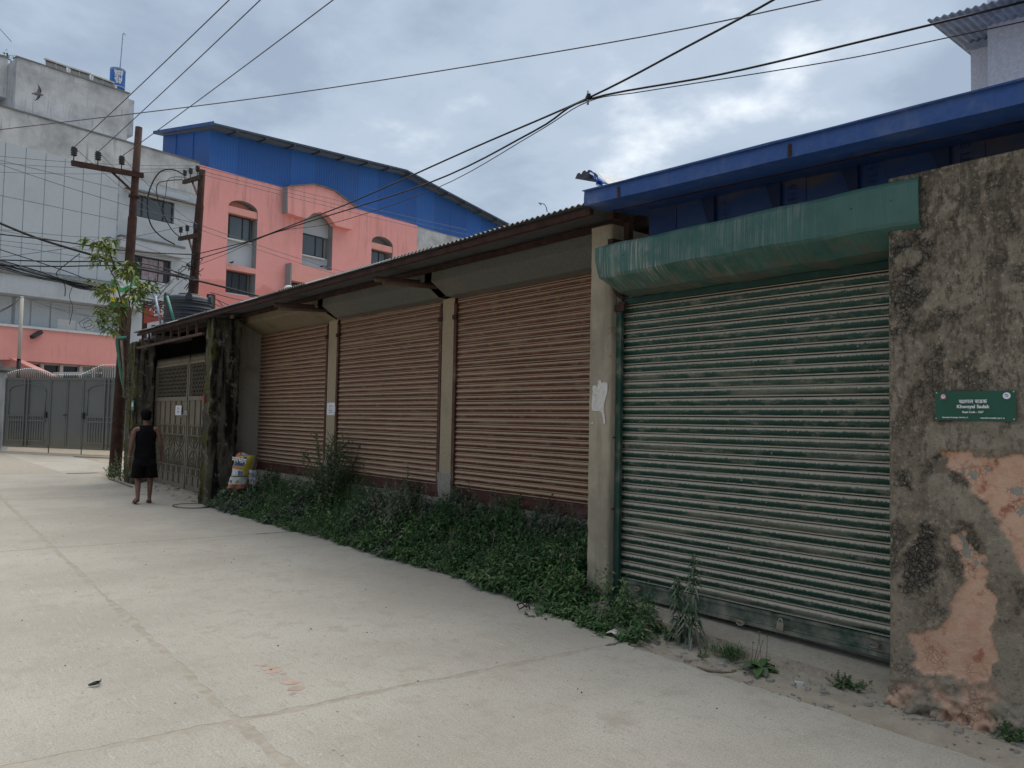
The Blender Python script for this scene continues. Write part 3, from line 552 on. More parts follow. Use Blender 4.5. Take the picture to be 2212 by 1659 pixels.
# green
GX = 5.26
gs = shutter('dusty green roller shutter under the streaked green hood', GX, 2.09, 4.70, .2686, 35, .0764, .135, (MT['slat_green'], MT['bar_green']), None, None, 'roller shutters along the street', rails=False)
r = MB(); r.box(GX-.085, GX-.05, 4.645, 4.700, .14, 2.80); r.box(GX-.049, GX+.03, 4.702, 4.712, .14, 2.80); r.build('guide_rail', MT['rail_green'], gs)
c = MB(); c.box(GX-.105, GX-.086, 4.60, 4.71, 2.66, 2.72); c.bar((GX-.08, 4.675, 2.73), (GX-.08, 4.60, 2.73), .03); c.bar((GX-.07, 4.67, 2.77), (GX-.13, 4.70, 2.88), .05, .012); c.build('rail_clamp', MT['rust'], gs)
for z in (1.52, .88): MB().box(GX-.11, GX-.05, 4.70, 4.712, z, z+.012).build('anchor_bolt', MT['rust'], gs)
# green hood: flat face, belly fold, slope back to the shutter; its far end is torn and dented
P = []
for i, y in enumerate(np.linspace(4.64, 1.94, 60)):
    k = 1-smooth01((4.64-y)/.16); zt = 3.165+.004*math.sin(y*9); prof = [(5.2, zt+.045), (4.86, zt+.03), (4.815, zt+.012), (4.80, zt-.012), (4.797, zt-.10), (4.80-.010*math.sin(y*2.3), zt-.245), (4.82, zt-.268), (4.90, zt-.318), (4.985, zt-.362), (5.235, zt-.385)]
    row = []
    for j, (x, z) in enumerate(prof):
        n1 = fbm((y*7, j*.7, 3), 1, 3); dn = k*(max(0, j-4)*.016); row.append(Vector((x+dn+.006*n1+(k*.02 if j > 2 else 0), y-(k*k*.05*max(0, j-4)*.5), z+.005*n1+(k*.010*n1 if j > 4 else 0))))
    P.append(row)
h = MB(); h.grid(P, False); h.grid([[p+Vector((.010, 0, -.006)) for p in r] for r in reversed(P)], False); a, b = P[0], [p+Vector((.010, 0, -.006)) for p in P[0]]
h.add(a+b, [(i, i+1, len(a)+i+1, len(a)+i) for i in range(len(a)-1)]); h.build('shutter_hood', MT['hood_green'], gs)
MB().box(5.20, 5.245, 2.10, 4.69, 2.725, 2.775).build('hood_lip', MT['lip_dark'], gs)
# locks on the bottom bar
def lug(q):
    p = atX(q[0], q[1], GX-.035); l = MB(); l.box(p.x-.004, p.x+.012, p.y-.035, p.y+.035, p.z-.012, p.z+.012); l.tube([p+Vector((-.012, .03*math.cos(a), .016*math.sin(a)-.004)) for a in np.linspace(0, 6.283, 12)], .006, 6); l.build('lock_lug', MT['brass'], gs)
lug((1377,1271)); lug((1889,1392)); lug((1600,1344))
p = atX(1688, 1336, GX-.04); MB().box(p.x, p.x+.01, p.y-.06, p.y+.02, p.z-.008, p.z+.008).build('hasp', MT['rail_green'], gs)
pk = thing('padlock', 'dusty brass padlock hanging from the green shutter bottom bar', 'padlock', p)
q = p+Vector((-.012, 0, -.052)); b = MB(); b.obox(q, (.010, 0, 0), (0, .026, .003), (0, -.002, .028)); b.build('lock_body', MT['brass'], pk)
MB().tube([q+Vector((0, .016*math.cos(a), .026+max(0, .028*math.sin(a)))) for a in np.linspace(0, math.pi, 10)], .0045, 6).build('shackle', MT['steel'], pk)
# cement ledge under the green shutter with a broken face
P = []
for y in np.linspace(4.72, 2.09, 80):
    row = []
    for x, z in ((5.6, .118), (5.34, .116), (5.2, .11), (5.05, .10), (4.93, .092), (4.905, .07), (4.87, .03), (4.83, .0), (4.80, -.05), (4.76, -.12)):
        n1 = fbm((y*4, x*4, z*4), 1, 4); n2 = fbm((y*17, x*17, z*17), 1, 3); w = 1 if z < .09 else .15
        row.append((x+(n1*.05+n2*.025)*w, y, z+n2*.008*w-.045*(4.72-y)/2.6*(z > .02)))
    P.append(row)
lg = thing('cement_ledge', 'broken cement ledge under the green shutter', 'ledge', (5.0, 3.4, 0)); MB().grid([r[:5] for r in P]).build('ledge_top', MT['plinth'], lg); MB().grid([r[4:] for r in P]).build('ledge_face', MT['ledge_face'], lg)
# brown bays
BX = 6.0; pb = .075
hood = [(.10, 3.70), (-.36, 3.70), (-.40, 3.665), (-.405, 3.455), (-.17, 3.30), (-.02, 3.285)]
bays = [('brown roller shutter with a grey hood beside the big beige pillar', 4.9, 8.285, 'hood_grey', (5.0, 8.335), hood),
        ('brown roller shutter behind the tall feathery shrub', 8.625, 11.60, 'hood_grey', (8.50, 11.46), hood),
        ('brown roller shutter beside the leaning sack', 11.985, 15.05, 'hood_tan', (11.66, 14.88), [(.10, 3.70), (-.36, 3.70), (-.40, 3.665), (-.40, 3.47), (-.375, 3.445), (-.10, 3.315), (-.02, 3.285)])]
for lab, y0, y1, hm, hy, hd in bays: shutter(lab, BX, y0, y1, .775, 34, pb, .62, (MT['slat_brown'], MT['rail_brown']), hd, MT[hm], 'roller shutters along the street', hood_y=hy)
for lab, y0, y1 in (('thin ochre column with bare cement at its foot between brown shutters', 8.285, 8.625), ('thin ochre column with a white paper notice behind the shrub', 11.60, 11.985)):
    t = thing('thin_column', lab, 'column', (BX+.1, (y0+y1)/2, .3), 'ochre columns between the brown shutters')
    MB().box(BX-.035, BX+.4, y0+.035, y1-.035, .95, 3.34).build('column_shaft', MT['column'], t)
    P = [[(BX-.047+.010*fbm((y*9, z*9, 1), 1, 3), y, z) for y in np.linspace(y0+.02, y1-.02, 8)] for z in np.linspace(.25, .95, 12)]; MB().sheet(P, (.3, 0, 0)).build('column_foot', MT['cement'], t)
    MB().bar((BX-.02, y0+.06, 3.31), (BX-.02, y1-.06, 3.31), .03).build('hood_bracket', MT['rust'], t)
# plinth wall and solid wall behind the bays
MB().box(BX-.02, BX+.5, 4.97, 15.0, -.1, .62).build('plinth_wall', MT['plinth'], label='low cement plinth under the brown shutters', cat='plinth')
MB().box(BX+.30, BX+.45, 4.97, 15.0, .62, 3.9).build('rear_wall', MT['cement'], label='cement wall behind the brown shutters', cat='wall')
MB().box(GX+.1, GX+.25, 1.9, 4.5, -.1, 3.1).build('rear_wall', MT['cement'], label='cement wall behind the green shutter', cat='wall')
# return wall and gate pier
MB().box(5.42, 6.3, 14.93, 15.10, -.1, 3.68).build('return_wall', MT['cement'], label='shaded grey cement wall between the mossy pier and brown shutter', cat='wall')
def pier(name, label, x0, x1, y0, y1, zt, lean, seed, mat):
    P = []
    for z in np.linspace(-.1, zt, 60):
        row = []; k = lean*(z/zt); c = [(x0, y0), (x0, y1), (x1, y1), (x1, y0)]
        for i in range(4):
            (ax, ay), (bx, by) = c[i], c[(i+1) % 4]
            for s in np.linspace(0, 1, 9)[:-1]:
                x, y = ax+(bx-ax)*s, ay+(by-ay)*s; n1 = fbm((x*3+seed, y*3, z*3), 1, 5); n2 = fbm((x*11, y*11+seed, z*11), 1, 3); row.append(Vector((x+n1*.045+n2*.025, y+k+n1*.04+n2*.02, z)))
        P.append(row)
    return MB().loft(P).build(name, mat, label=label, cat='pillar')
pier('gate_pier', 'mossy crumbling cement pier at the near side of the tan gate', 4.92, 5.44, 14.62, 15.02, 3.50, -.08, 1.3, MT['moss'])
pier('gate_pier', 'dark mossy pier with peeling plaster at the far side of the tan gate', 4.92, 5.34, 19.75, 20.55, 3.40, .1, 7.7, MT['moss'])
# small painted mark and enamel tag on the piers
p = atX(443, 862, 4.9); MB().box(4.872, 4.878, 14.78, 14.90, p.z-.06, p.z+.06).build('paint_mark', MT['red_sign'], label='faded red paint mark on the near mossy pier', cat='paint mark')
p = atX(283, 871, 4.88); tg = MB().box(4.872, 4.882, 19.70, 19.90, 1.76, 1.98).build('house_plate', MT['green_pipe'], label='small green number plate on the far mossy pier', cat='plate')
MB().box(4.866, 4.871, 19.75, 19.85, 1.83, 1.93).build('plate_print', MT['print_white'], tg)

# ================================================================== TAN GATE
GXX = 5.42
tgate = thing('tan_gate', 'dusty tan steel double gate with diamond mesh top and spikes', 'gate', (GXX, 17.4, .08))
def gate_leaf(y0, y1):   # y0 near, y1 far
    n = y1-y0
    f = MB()
    for z, w in ((.10, .10), (2.02, .09), (2.80, .05)): f.box(GXX-.03, GXX+.03, y0, y1, z-w/2, z+w/2)
    for y in (y0+.03, y1-.03): f.box(GXX-.032, GXX+.032, y-.03, y+.03, .051, 2.83)
    f.build('gate_frame', MT['gate_tan'], tgate)
    MB().box(GXX-.004, GXX+.004, y0+.06, y1-.06, .15, 1.975).build('gate_panel', MT['gate_tan'], tgate)
    b = MB()
    for z in (1.43, 1.22, .93, .53, .36): b.box(GXX-.026, GXX-.005, y0+.061, y1-.061, z-.014, z+.014)
    ncol = max(2, round(n/.42)); cw = (n-.12)/ncol
    for i in range(1, ncol): y = y0+.06+cw*i; b.box(GXX-.028, GXX-.005, y-.016, y+.016, .151, 1.974)
    for i in range(ncol*2): y = y0+.06+cw*(i+.5)/2; b.box(GXX-.022, GXX-.005, y-.010, y+.010, 1.234, 1.416); b.box(GXX-.022, GXX-.005, y-.010, y+.010, .374, .516)
    b.build('gate_bar', MT['gate_tan_dark'], tgate)
    o = MB()   # arched ornament bars: hanging arcs above, rising arcs below
    for i in range(ncol):
        yc = y0+.06+cw*(i if i % 2 else i+1)
        for rr in (cw*.85, cw*.55, cw*.3):
            sgn = 1 if i % 2 else -1
            o.tube([(GXX-.018, yc+sgn*rr*math.cos(a), .945+.27-.27*math.sin(a)*rr/(cw*.85)) for a in np.linspace(0, math.pi/2, 7)], .011, 5)
            o.tube([(GXX-.018, yc+sgn*rr*math.cos(a), .545+.36*math.sin(a)*rr/(cw*.85)) for a in np.linspace(0, math.pi/2, 7)], .011, 5)
    o.build('ornament_bar', MT['gate_tan_dark'], tgate)
    d = MB(); st = .10; z0, z1 = 2.065, 2.775
    for s in (1, -1):
        k = -int((z1-z0)/1.7/st)-2
        while y0+k*st < y1+1.0:
            a = y0+k*st; pts = []
            ya, za = a, (z0 if s > 0 else z1); yb, zb = a+(z1-z0)/1.75, (z1 if s > 0 else z0)
            t0, t1 = max(0, (y0+.06-ya)/(yb-ya)), min(1, (y1-.06-ya)/(yb-ya))
            if t1-t0 > .03: d.bar((GXX+.004*s, ya+(yb-ya)*t0, za+(zb-za)*t0), (GXX+.004*s, ya+(yb-ya)*t1, za+(zb-za)*t1), .006, .012)
            k += 1
    d.build('diamond_mesh', MT['gate_tan'], tgate, kind='stuff')
    s = MB()
    for y in np.arange(y0+.04, y1-.02, .075): s.tube([(GXX, y, 2.826), (GXX, y, 2.92), (GXX, y, 2.99)], [.011, .011, .002], 5); s.box(GXX-.006, GXX+.006, y+.02, y+.05, 2.827, 2.90)
    s.build('spike', MT['gate_tan'], tgate, kind='stuff')
gate_leaf(15.06, 17.38); gate_leaf(17.44, 19.92)
p = atX(397, 892, GXX-.03); b = MB(); b.box(GXX-.06, GXX-.033, 17.34, 17.50, p.z-.05, p.z+.05); b.tube([(GXX-.065, 17.4, p.z), (GXX-.075, 17.75, p.z-.10)], .014, 6); b.build('gate_latch', MT['steel'], tgate)
# paper notices
def notice(label, X, yl, yr, z0, z1, tilt=0.0):
    t = thing('paper_notice', label, 'notice', (X, (yl+yr)/2, (z0+z1)/2), 'white paper notices pasted along the street')
    P = [[Vector((X-.004*math.sin(v*3), yl+(yr-yl)*u+tilt*v, z1+(z0-z1)*v+tilt*.3*u)) for u in (0, .5, 1)] for v in (0, .33, .66, 1)]; MB().sheet(P, (.0015, 0, 0)).build('paper_sheet', MT['paper'], t)
    def bars(rows, mat, nm):
        m = MB()
        for v, u0, u1, h in rows:
            u = u0
            while u < u1-.01:
                w = random.uniform(.05, .12); e = min(u1, u+w); y_a, y_b = yl+(yr-yl)*u, yl+(yr-yl)*e; z = z1+(z0-z1)*v; m.box(X-.0065, X-.0055, min(y_a, y_b), max(y_a, y_b), z-h*(z1-z0)/2, z+h*(z1-z0)/2); u = e+.02
        m.build(nm, mat, t)
    bars([(.24, .30, .70, .035), (.29, .30, .70, .035), (.33, .32, .66, .02)], MT['print_pink'], 'print_heading'); bars([(.46, .32, .60, .022), (.60, .26, .72, .04), (.635, .26, .60, .02), (.77, .26, .70, .04)], MT['print_grey'], 'print_line')
a, b = atX(706, 870, BX-.05), atX(723, 897, BX-.05); notice('white paper notice pasted on the thin ochre column', BX-.042, a.y, b.y, b.z, a.z, .0)
a, b = atX(380, 876, GXX-.03), atX(392, 897, GXX-.03); notice('white paper notice pasted on the tan gate', GXX-.035, a.y, b.y, b.z, a.z, .0)

# ================================================================== ROOFS OVER THE SHUTTERS
rf = thing('shutter_roof', 'rusty corrugated iron lean-to roof over the brown shutters and tan gate', 'roof', (5.8, 12, 3.6))
def corr_sheet(y0, y1, x0, x1, z0, z1, pitch=.076, amp=.011, th=.004, sag=0):
    P = []
    for t in (0, .5, 1):
        row = []; n = int((y1-y0)/pitch*6)
        for i in range(n+1):
            y = y0+(y1-y0)*i/n; row.append((x0+(x1-x0)*t, y, z0+(z1-z0)*t+amp*math.sin(2*math.pi*y/pitch)+.004*fbm((y*.8, t, 5), 1, 3)))
        P.append(row)
    return MB().sheet(P, (0, 0, th))
y = 4.62
while y < 19.2:
    e = min(19.25, y+random.choice((.80, .84, .80))); dz = random.gauss(0, .002); dx = random.gauss(0, .012)
    corr_sheet(y, e+.05, 4.70+dx, 7.9, 3.548+dz, 3.93+dz).build('roof_sheet', MT['corr_dark'], rf); y = e
MB().box(4.708, 4.714, 6.9, 19.2, 3.545, 3.562).build('bright_gap_strip', MT['bright_white'], rf)  # made-up strip standing in for the bright gaps between roof corrugations
b = MB()
for i, (x, z) in enumerate(((4.78, 3.515), (5.5, 3.60))): b.box(x-.025, x+.025, 4.65, 19.2, z-.045, z+.008)
b.build('purlin', MT['rust'], rf)
for yy in (8.62, 8.40, 11.78, 11.62):
    z = 3.45 if yy in (8.62, 11.78) else 3.38
    MB().tube([(4.95, yy+.05, z-.0), (6.1, yy-.02, z+.06)], .036, 10).build('roof_bracket', MT['rustpale'], rf)
# fascia frame over the tan gate
b = MB(); b.box(4.86, 4.92, 15.02, 19.6, 3.20, 3.245)
for yy in np.arange(15.4, 19.5, .55): b.box(4.87, 4.91, yy-.014, yy+.014, 3.2455, 3.50)
b.build('gate_lintel_frame', MT['rustpale'], rf)
# gate passage enclosure, added in near-black so the inside stays dark
MB().box(8.6, 8.75, 14.9, 20.8, -.05, 3.9).build('passage_wall', MT['dark_void'], label='near black rear wall inside the gate passage', cat='wall')
MB().box(5.44, 8.6, 20.5, 20.65, -.05, 3.9).build('passage_wall', MT['dark_void'], label='near black far side wall inside the gate passage', cat='wall')
MB().box(6.32, 8.6, 14.93, 15.1, -.05, 3.9).build('passage_wall', MT['dark_void'], label='near black near side wall inside the gate passage', cat='wall')
MB().box(5.5, 8.6, 15.1, 20.5, 3.66, 3.70).build('passage_ceiling', MT['dark_void'], label='near black ceiling added under the roof of the gate passage', cat='ceiling')
MB().box(5.1, 5.9, 18.9, 20.4, 3.44, 3.50).build('roof_scrap', MT['corr_dark'], label='loose iron sheet over the far mossy pier', cat='roof sheet')

# blue shed above the green shutter
bs = thing('blue_shed', 'blue sheet metal shed front with gutter above the green shutter', 'shed', (5.3, 2.6, 3.1))
def gz(y): return 3.405+(y-1.0)*.0355
P = [[Vector((x, y, gz(y)+dz+.006*fbm((y*1.5, j, 2), 1, 3))) for j, (x, dz) in enumerate(((4.99, .006), (4.84, -.002), (4.70, .0), (4.695, .055), (4.70, .122), (4.672, .128), (4.676, .118)))] for y in np.linspace(-5, 4.665, 60)]
h = MB(); h.grid(P, False); h.grid([[p+Vector((.006, 0, .003)) for p in r] for r in reversed(P)], False); h.build('gutter', MT['blue_gutter'], bs)
for yy in (4.26, 2.72): MB().box(4.688, 4.694, yy-.012, yy+.012, gz(yy)+.004, gz(yy)+.088).build('gutter_strap', MT['rust'], bs)
MB().bar((5.02, -5, gz(-5)+.018), (5.02, 4.62, gz(4.62)+.018), .04, .012).build('eave_rail', MT['rust'], bs)
yy = 4.44
for i in range(9):
    y1 = yy-(.62 if i else .30); P = [[Vector((5.30+.012*math.sin(math.pi*u)*(1 if v < 1 else .4)+.006*(i % 2), yy+(y1-yy)*u, 2.95+v*.72)) for u in np.linspace(0, 1, 7)] for v in np.linspace(0, 1, 4)]
    MB().sheet(P, (.004, 0, 0)).build('blue_sheet', MT['blue_sheet'], bs)
    if 0 < i < 5:
        put_text('ARTI S', .085, (5.285, y1+.105, 3.36), (0, 0, 1), (0, 1, 0), MT['blue_print'], bs, 'sheet_print', ext=.002)
        MB().add([(5.283, y1+.20, 3.56), (5.283, y1+.34, 3.56), (5.283, y1+.20, 3.14)], [(0, 1, 2)]).build('sheet_print', MT['blue_print'], bs)
    yy = y1+.02
b = MB()
for xx, z in ((5.10, 3.50), (5.10, 3.26)): b.box(xx-.10, xx+.10, 4.60, 4.66, z-.03, z+.03)
b.box(5.2, 5.26, 4.59, 4.65, 3.16, 3.52); b.build('steel_bracket', MT['rust'], bs)
MB().hexa([(4.98, -5, gz(-5)+.02), (9, -5, gz(-5)+.30), (9, 4.66, gz(4.66)+.30), (4.98, 4.66, gz(4.66)+.02), (4.98, -5, gz(-5)+.04), (9, -5, gz(-5)+.32), (9, 4.66, gz(4.66)+.32), (4.98, 4.66, gz(4.66)+.04)]).build('shed_roof', MT['blue_gutter'], bs)
# bent offcut of corrugated sheet lying on the gutter
bo = thing('bent_sheet', 'curled offcut of corrugated sheet lying on the end of the blue gutter', 'roof sheet', (5.0, 4.7, 3.75))
top = [atX(px, py, 5.10) for px, py in ((1244,382),(1247,375),(1251,373),(1255,377),(1259,370),(1263,368),(1267,372),(1271,367),(1276,368),(1281,372),(1286,374),(1291,379))]
P = []
for t in (0, .35, .7, 1):
    row = []
    for i, p in enumerate(top): f = i/11; q = atX(1242+49*f, 386+8.5*f, 4.96); row.append(q.lerp(p, t))
    P.append(row)
MB().sheet(P, (.004, 0, .002)).build('dark_side', MT['dull_sheet'], bo)
P = []
for px0, py0, px1, py1 in ((1276,371,1289,388),(1286,377,1287,399),(1296,384,1292,403),(1312,398,1300,404)): a, b = atX(px0, py0, 5.10), atX(px1, py1, 4.95); P.append([a, a.lerp(b, .35)+Vector((-.05, 0, 0)), a.lerp(b, .7)+Vector((.02, 0, 0)), b])
MB().sheet(P, (.004, 0, .002)).build('blue_side', MT['blue_roof_b'], bo)
P = [[atX(px, py, X) for px, py in r] for X, r in ((5.30, ((1290,373),(1325,385),(1385,394))), (5.16, ((1300,383),(1330,393),(1380,398))), (5.05, ((1312,397),(1330,400),(1372,400))))]
MB().sheet(P, (0, 0, .004)).build('pale_side', MT['white'], bo)
for yy in (2.1, 2.35, 3.0, 3.7, 4.3): MB().lathe((0, 0, 0), [(.006, 0), (.004, .003)], 8); m = MB(); k = 8; m.add([(4.797, yy+.006*math.cos(6.283*i/k), 3.06+.006*math.sin(6.283*i/k)) for i in range(k)]+[(4.790, yy, 3.06)], [(i, (i+1) % k, k) for i in range(k)], True); m.build('rivet', MT['rail_green'], gs)
# ================================================================== FAR BUILDINGS
FE = Vector((math.sin(R(79.03)), math.cos(R(79.03)), 0)); FN = Vector((FE.y, -FE.x, 0)); F0 = atD(410, 900, 46); F0.z = 0
def fp(u, w, z): return F0 + FE*u + FN*w + Vector((0, 0, z))
def fac(px, py, w=0.0): p = at_plane(px, py, F0+FN*w, FN) - F0; return p.dot(FE), p.z
def fbox(m, u0, u1, w0, w1, z0, z1): return m.hexa([fp(u0,w1,z0), fp(u1,w1,z0), fp(u1,w0,z0), fp(u0,w0,z0), fp(u0,w1,z1), fp(u1,w1,z1), fp(u1,w0,z1), fp(u0,w0,z1)])
def pierced(m, outer, holes, w, depth):   # wall face with openings and their reveals
    rvs = []; loops = [[Vector((u, z, 0)) for u, z in l] for l in [outer]+holes]; flat = [p for l in loops for p in l]
    m.add([fp(p.x, w, p.y) for p in flat], tessellate_polygon(loops))
    for h in holes:
        k = len(h); rv = MB(); rvs.append(rv); rv.add([fp(u, w-.004, z) for u, z in h]+[fp(u, w-depth, z) for u, z in h], [(i, (i+1) % k, k+(i+1) % k, k+i) for i in range(k)])
    return rvs
def rect(u0, u1, z0, z1): return [(u0, z0), (u1, z0), (u1, z1), (u0, z1)]
def fwindow(parent, u0, u1, z0, z1, w, muls, glass='glass', sill=True, name='window', transom=None):
    f = MB(); t = .07
    fbox(f, u0, u1, w-.08, w, z0, z0+t); fbox(f, u0, u1, w-.08, w, z1-t, z1); ed = [u0]+[u0+(u1-u0)*q for q in muls]+[u1]
    for i, q in enumerate(ed):
        a = q if i == 0 else (q-t if i == len(ed)-1 else q-t/2); fbox(f, a, a+t, w-.082, w+.002, z0+t, z1-t)
    fr = f.build(name, MT['frame'], parent)
    for i in range(len(ed)-1):
        a, b = ed[i]+(t if i == 0 else t/2), ed[i+1]-(t if i == len(ed)-2 else t/2)
        fbox(MB(), 0, 0, 0, 0, 0, 0); p = MB(); fbox(p, a+.001, b-.001, w-.05, w-.035-.01*(i % 2), z0+t+.001, z1-t-.001); p.build('pane', MT[glass], fr)
    if sill: s = MB(); fbox(s, u0-.08, u1+.05, w-.1, w+.14, z0-.10, z0-.004); s.build('sill', MT['white'], fr)
    return fr

# ---------------------------------------------------------------- grey factory
gb = thing('grey_factory', 'long grey factory building with panelled wall and pink base band', 'building', fp(-12, -8, 0))
zt = fac(410, 347)[1]; zt0 = fac(0, 230)[1]
ZTOP = (zt+zt0)/2
def zpar(u): return zt + (zt0-zt)*(-u/(-fac(0, 230)[0]))
uw = [fac(x, y) for x, y in ((291, 416), (377, 440), (377, 484), (291, 467))]; w1 = (uw[0][0], uw[1][0], (uw[2][1]+uw[3][1])/2, (uw[0][1]+uw[1][1])/2)
lw = [fac(x, y) for x, y in ((291, 551), (370, 563), (370, 613), (291, 604))]; w2 = (lw[0][0], lw[1][0], (lw[2][1]+lw[3][1])/2, (lw[0][1]+lw[1][1])/2)
m = MB(); UL = -27.0; UR = -.02
zb = fac(125, 722)[1]; zbb = fac(125, 790)[1]; zwb = fac(125, 815)[1]
gb_rv = pierced(m, [(UL, 0), (UR, 0), (UR, zpar(UR)), (UL, zpar(UL))], [rect(*w1), rect(*w2), rect(fac(20, 800)[0], fac(220, 800)[0], max(.9, zwb-1.2), zbb)], 0, .3)
for q in gb_rv: q.build('opening_reveal', MT['reveal'], gb)
m.build('wall', MT['grey_paint'], gb)
m = MB(); fbox(m, UL, UR, -16, -.32, 0, ZTOP-.3); m.build('wall_core', MT['grey_paint'], gb)
m = MB(); m.hexa([fp(UL, .06, zpar(UL)), fp(UR, .06, zpar(UR)), fp(UR, -.25, zpar(UR)), fp(UL, -.25, zpar(UL)), fp(UL, .06, zpar(UL)+.09), fp(UR, .06, zpar(UR)+.09), fp(UR, -.25, zpar(UR)+.09), fp(UL, -.25, zpar(UL)+.09)]); m.build('coping', MT['cap'], gb)
# stained parapet band above the panels
zp = fac(100, 318)[1]; m = MB(); m.hexa([fp(UL, .02, zp), fp(UR-.01, .02, zp-.5), fp(UR-.01, .002, zp-.5), fp(UL, .002, zp), fp(UL, .02, zpar(UL)-.003), fp(UR-.01, .02, zpar(UR)-.003), fp(UR-.01, .002, zpar(UR)-.003), fp(UL, .002, zpar(UL)-.003)]); m.build('parapet', MT['parapet'], gb)
# wall panels with open grooves between them
m = MB(); ugl, ugr = UL, fac(256, 450)[0]; zg0, zg1 = fac(100, 596)[1], zp-.25; fbox(m, ugl, ugr, .004, .008, zg0, zg1); m.build('panel_backing', MT['groove'], gb)
us = [fac(x, 430)[0] for x in (51, 94, 135, 176, 217, 254)]; pu = (us[-1]-us[0])/5; zr = [fac(94, y)[1] for y in (447, 521)]; pz = (fac(94, 443)[1]-fac(94, 518)[1])
pz = abs(fac(51, 433)[1]-fac(51, 507)[1]); z0p = fac(51, 433)[1]
PW = None
for i in range(-8, 6):
    for k in range(-8, 6):
        ua, ub = us[0]+pu*(i-1), us[0]+pu*i; za, zb_ = z0p+pz*k, z0p+pz*(k+1)
        if ub > ugr+.02 or za > zg1-.3 or zb_ < zg0+.3 or ua < UL: continue
        za, zb_ = max(za, zg0+.02), min(zb_, zg1-.02)
        p = MB(); fbox(p, ua+.017, ub-.017, .009, .03, za+.017, zb_-.017); p.build('panel', MT['grey_panel'], gb)
for i in range(3):   # short panels over the upper window
    ua = fac((297, 335, 372)[i], 400)[0]; ub = ua+1.05; p = MB(); fbox(p, ua+.02, min(ub, UR-.2)-.02, .021, .04, w1[3]+.28, zp-.7); p.build('panel', MT['grey_panel'], gb)
fwindow(gb, w1[0]+.01, w1[1]-.01, w1[2]+.01, w1[3]-.01, -.16, (.22, .76)); f2 = fwindow(gb, w2[0]+.01, w2[1]-.01, w2[2]+.01, w2[3]-.01, -.16, (.18, .68), 'glass_dark')
for i in range(6):
    a = w2[0]+.50+i*.21; p = MB(); fbox(p, a, a+.208, -.17-.02*(i%2), -.163-.02*(i%2), w2[2]+.09, w2[3]-.09); p.build('curtain', MT['curtain'], f2)
m = MB(); fbox(m, w1[0]-.6, UR-.05, .046, .32, w1[3]+.10, w1[3]+.17); m.build('sunshade', MT['cap'], gb)
m = MB(); fbox(m, w2[0]-1.0, w2[1]+.6, .004, .42, w2[3]+.22, w2[3]+.78); m.build('sunshade', MT['grey_paint'], gb); m = MB(); fbox(m, w2[0]-1.0, w2[1]+.6, .0, .46, w2[3]+.784, w2[3]+.90); m.build('sunshade_cap', MT['cap'], gb)
# jutting band, recess with tall panels, pink base, window strip
zj1, zj0 = fac(120, 613)[1], fac(120, 652)[1]; uj = fac(300, 640)[0]
m = MB(); fbox(m, UL, uj, .012, 1.1, zj0, zj1); m.build('ledge_band', MT['grey_paint'], gb); m = MB(); fbox(m, UL, uj+.06, .011, 1.18, zj1+.003, zj1+.16); m.build('ledge_coping', MT['cap'], gb)
zq = fac(120, 714)[1]
for x in (-9, 22, 65, 108, 148, 187, 218):
    ua = fac(x, 690)[0]; ub = fac(x+41, 690)[0]; p = MB(); fbox(p, ua+.02, ub-.02, .009, .05, zq+.05, zj0-.02); p.build('tall_panel', MT['grey_panel'], gb)
for a, b, zz in ((122, 163, .62), (164, 202, .48)): p = MB(); fbox(p, fac(a, 710)[0]+.03, fac(b, 710)[0]-.03, .051, .056, zq+.06, zq+zz); p.build('bare_patch', MT['white'], gb)
m = MB(); fbox(m, UL, fac(252, 740)[0], .01, .62, fac(125, 786)[1], zq-.09); m.build('pink_band', MT['pink'], gb); m = MB(); fbox(m, UL, fac(252, 740)[0], .01, .70, zq-.087, zq+.03); m.build('band_cap', MT['white'], gb)
zs1 = fac(125, 788)[1]; zs0 = max(.6, fac(125, 830)[1])
xs = [18, 45, 89, 131, 173]
for i in range(len(xs)-1):
    p = MB(); fbox(p, fac(xs[i], 800)[0]+.1, fac(xs[i+1], 800)[0]-.1, -.2, -.15, zs0-1.2, zs1+.2); p.build('strip_pane', MT['glass_dark'], gb)
for x in xs+[200]:
    p = MB(); u = fac(x, 800)[0]; fbox(p, u-.08, u+.08, .0, .12, zs0-1.2, zs1-.004); p.build('strip_mullion', MT['white'], gb)
# security lamp on the pink band
u, z = fac(70, 727); fl = MB(); fl.bar(fp(u-.35, .95, z-.12), fp(u+.15, .66, z+.22), .22, .16); fo = fl.build('security_lamp', MT['frame'], label='small dark security lamp fixed on the pink base band', cat='lamp')
# upper block set back on the roof
m = MB(); W2 = -3.0; zl, zr_ = fac(38, 124, W2)[1], fac(279, 203, W2)[1]; ua, ub = fac(33, 200, W2)[0], fac(276.5, 250, W2)[0]
m.hexa([fp(ua, W2, 0), fp(ub, W2, 0), fp(ub, W2-8, 0), fp(ua, W2-8, 0), fp(ua, W2, zl), fp(ub, W2, zr_), fp(ub, W2-8, zr_), fp(ua, W2-8, zl)]); m.build('upper_block', MT['parapet'], gb)
m = MB(); m.hexa([fp(ua-.05, W2+.06, zl), fp(ub+.05, W2+.06, zr_), fp(ub+.05, W2-.2, zr_), fp(ua-.05, W2-.2, zl), fp(ua-.05, W2+.06, zl+.07), fp(ub+.05, W2+.06, zr_+.07), fp(ub+.05, W2-.2, zr_+.07), fp(ua-.05, W2-.2, zl+.07)]); m.build('coping', MT['cap'], gb)
W3 = -8.5; u3 = fac(289, 250, -6.5)[0]; z3 = fac(291, 218, -6.5)[1]; z3b = fac(287, 294, -6.5)[1]; m = MB(); fbox(m, ub+.01, u3, -11.5, -6.5, z3b, z3); m.build('stair_box', MT['parapet'], gb)
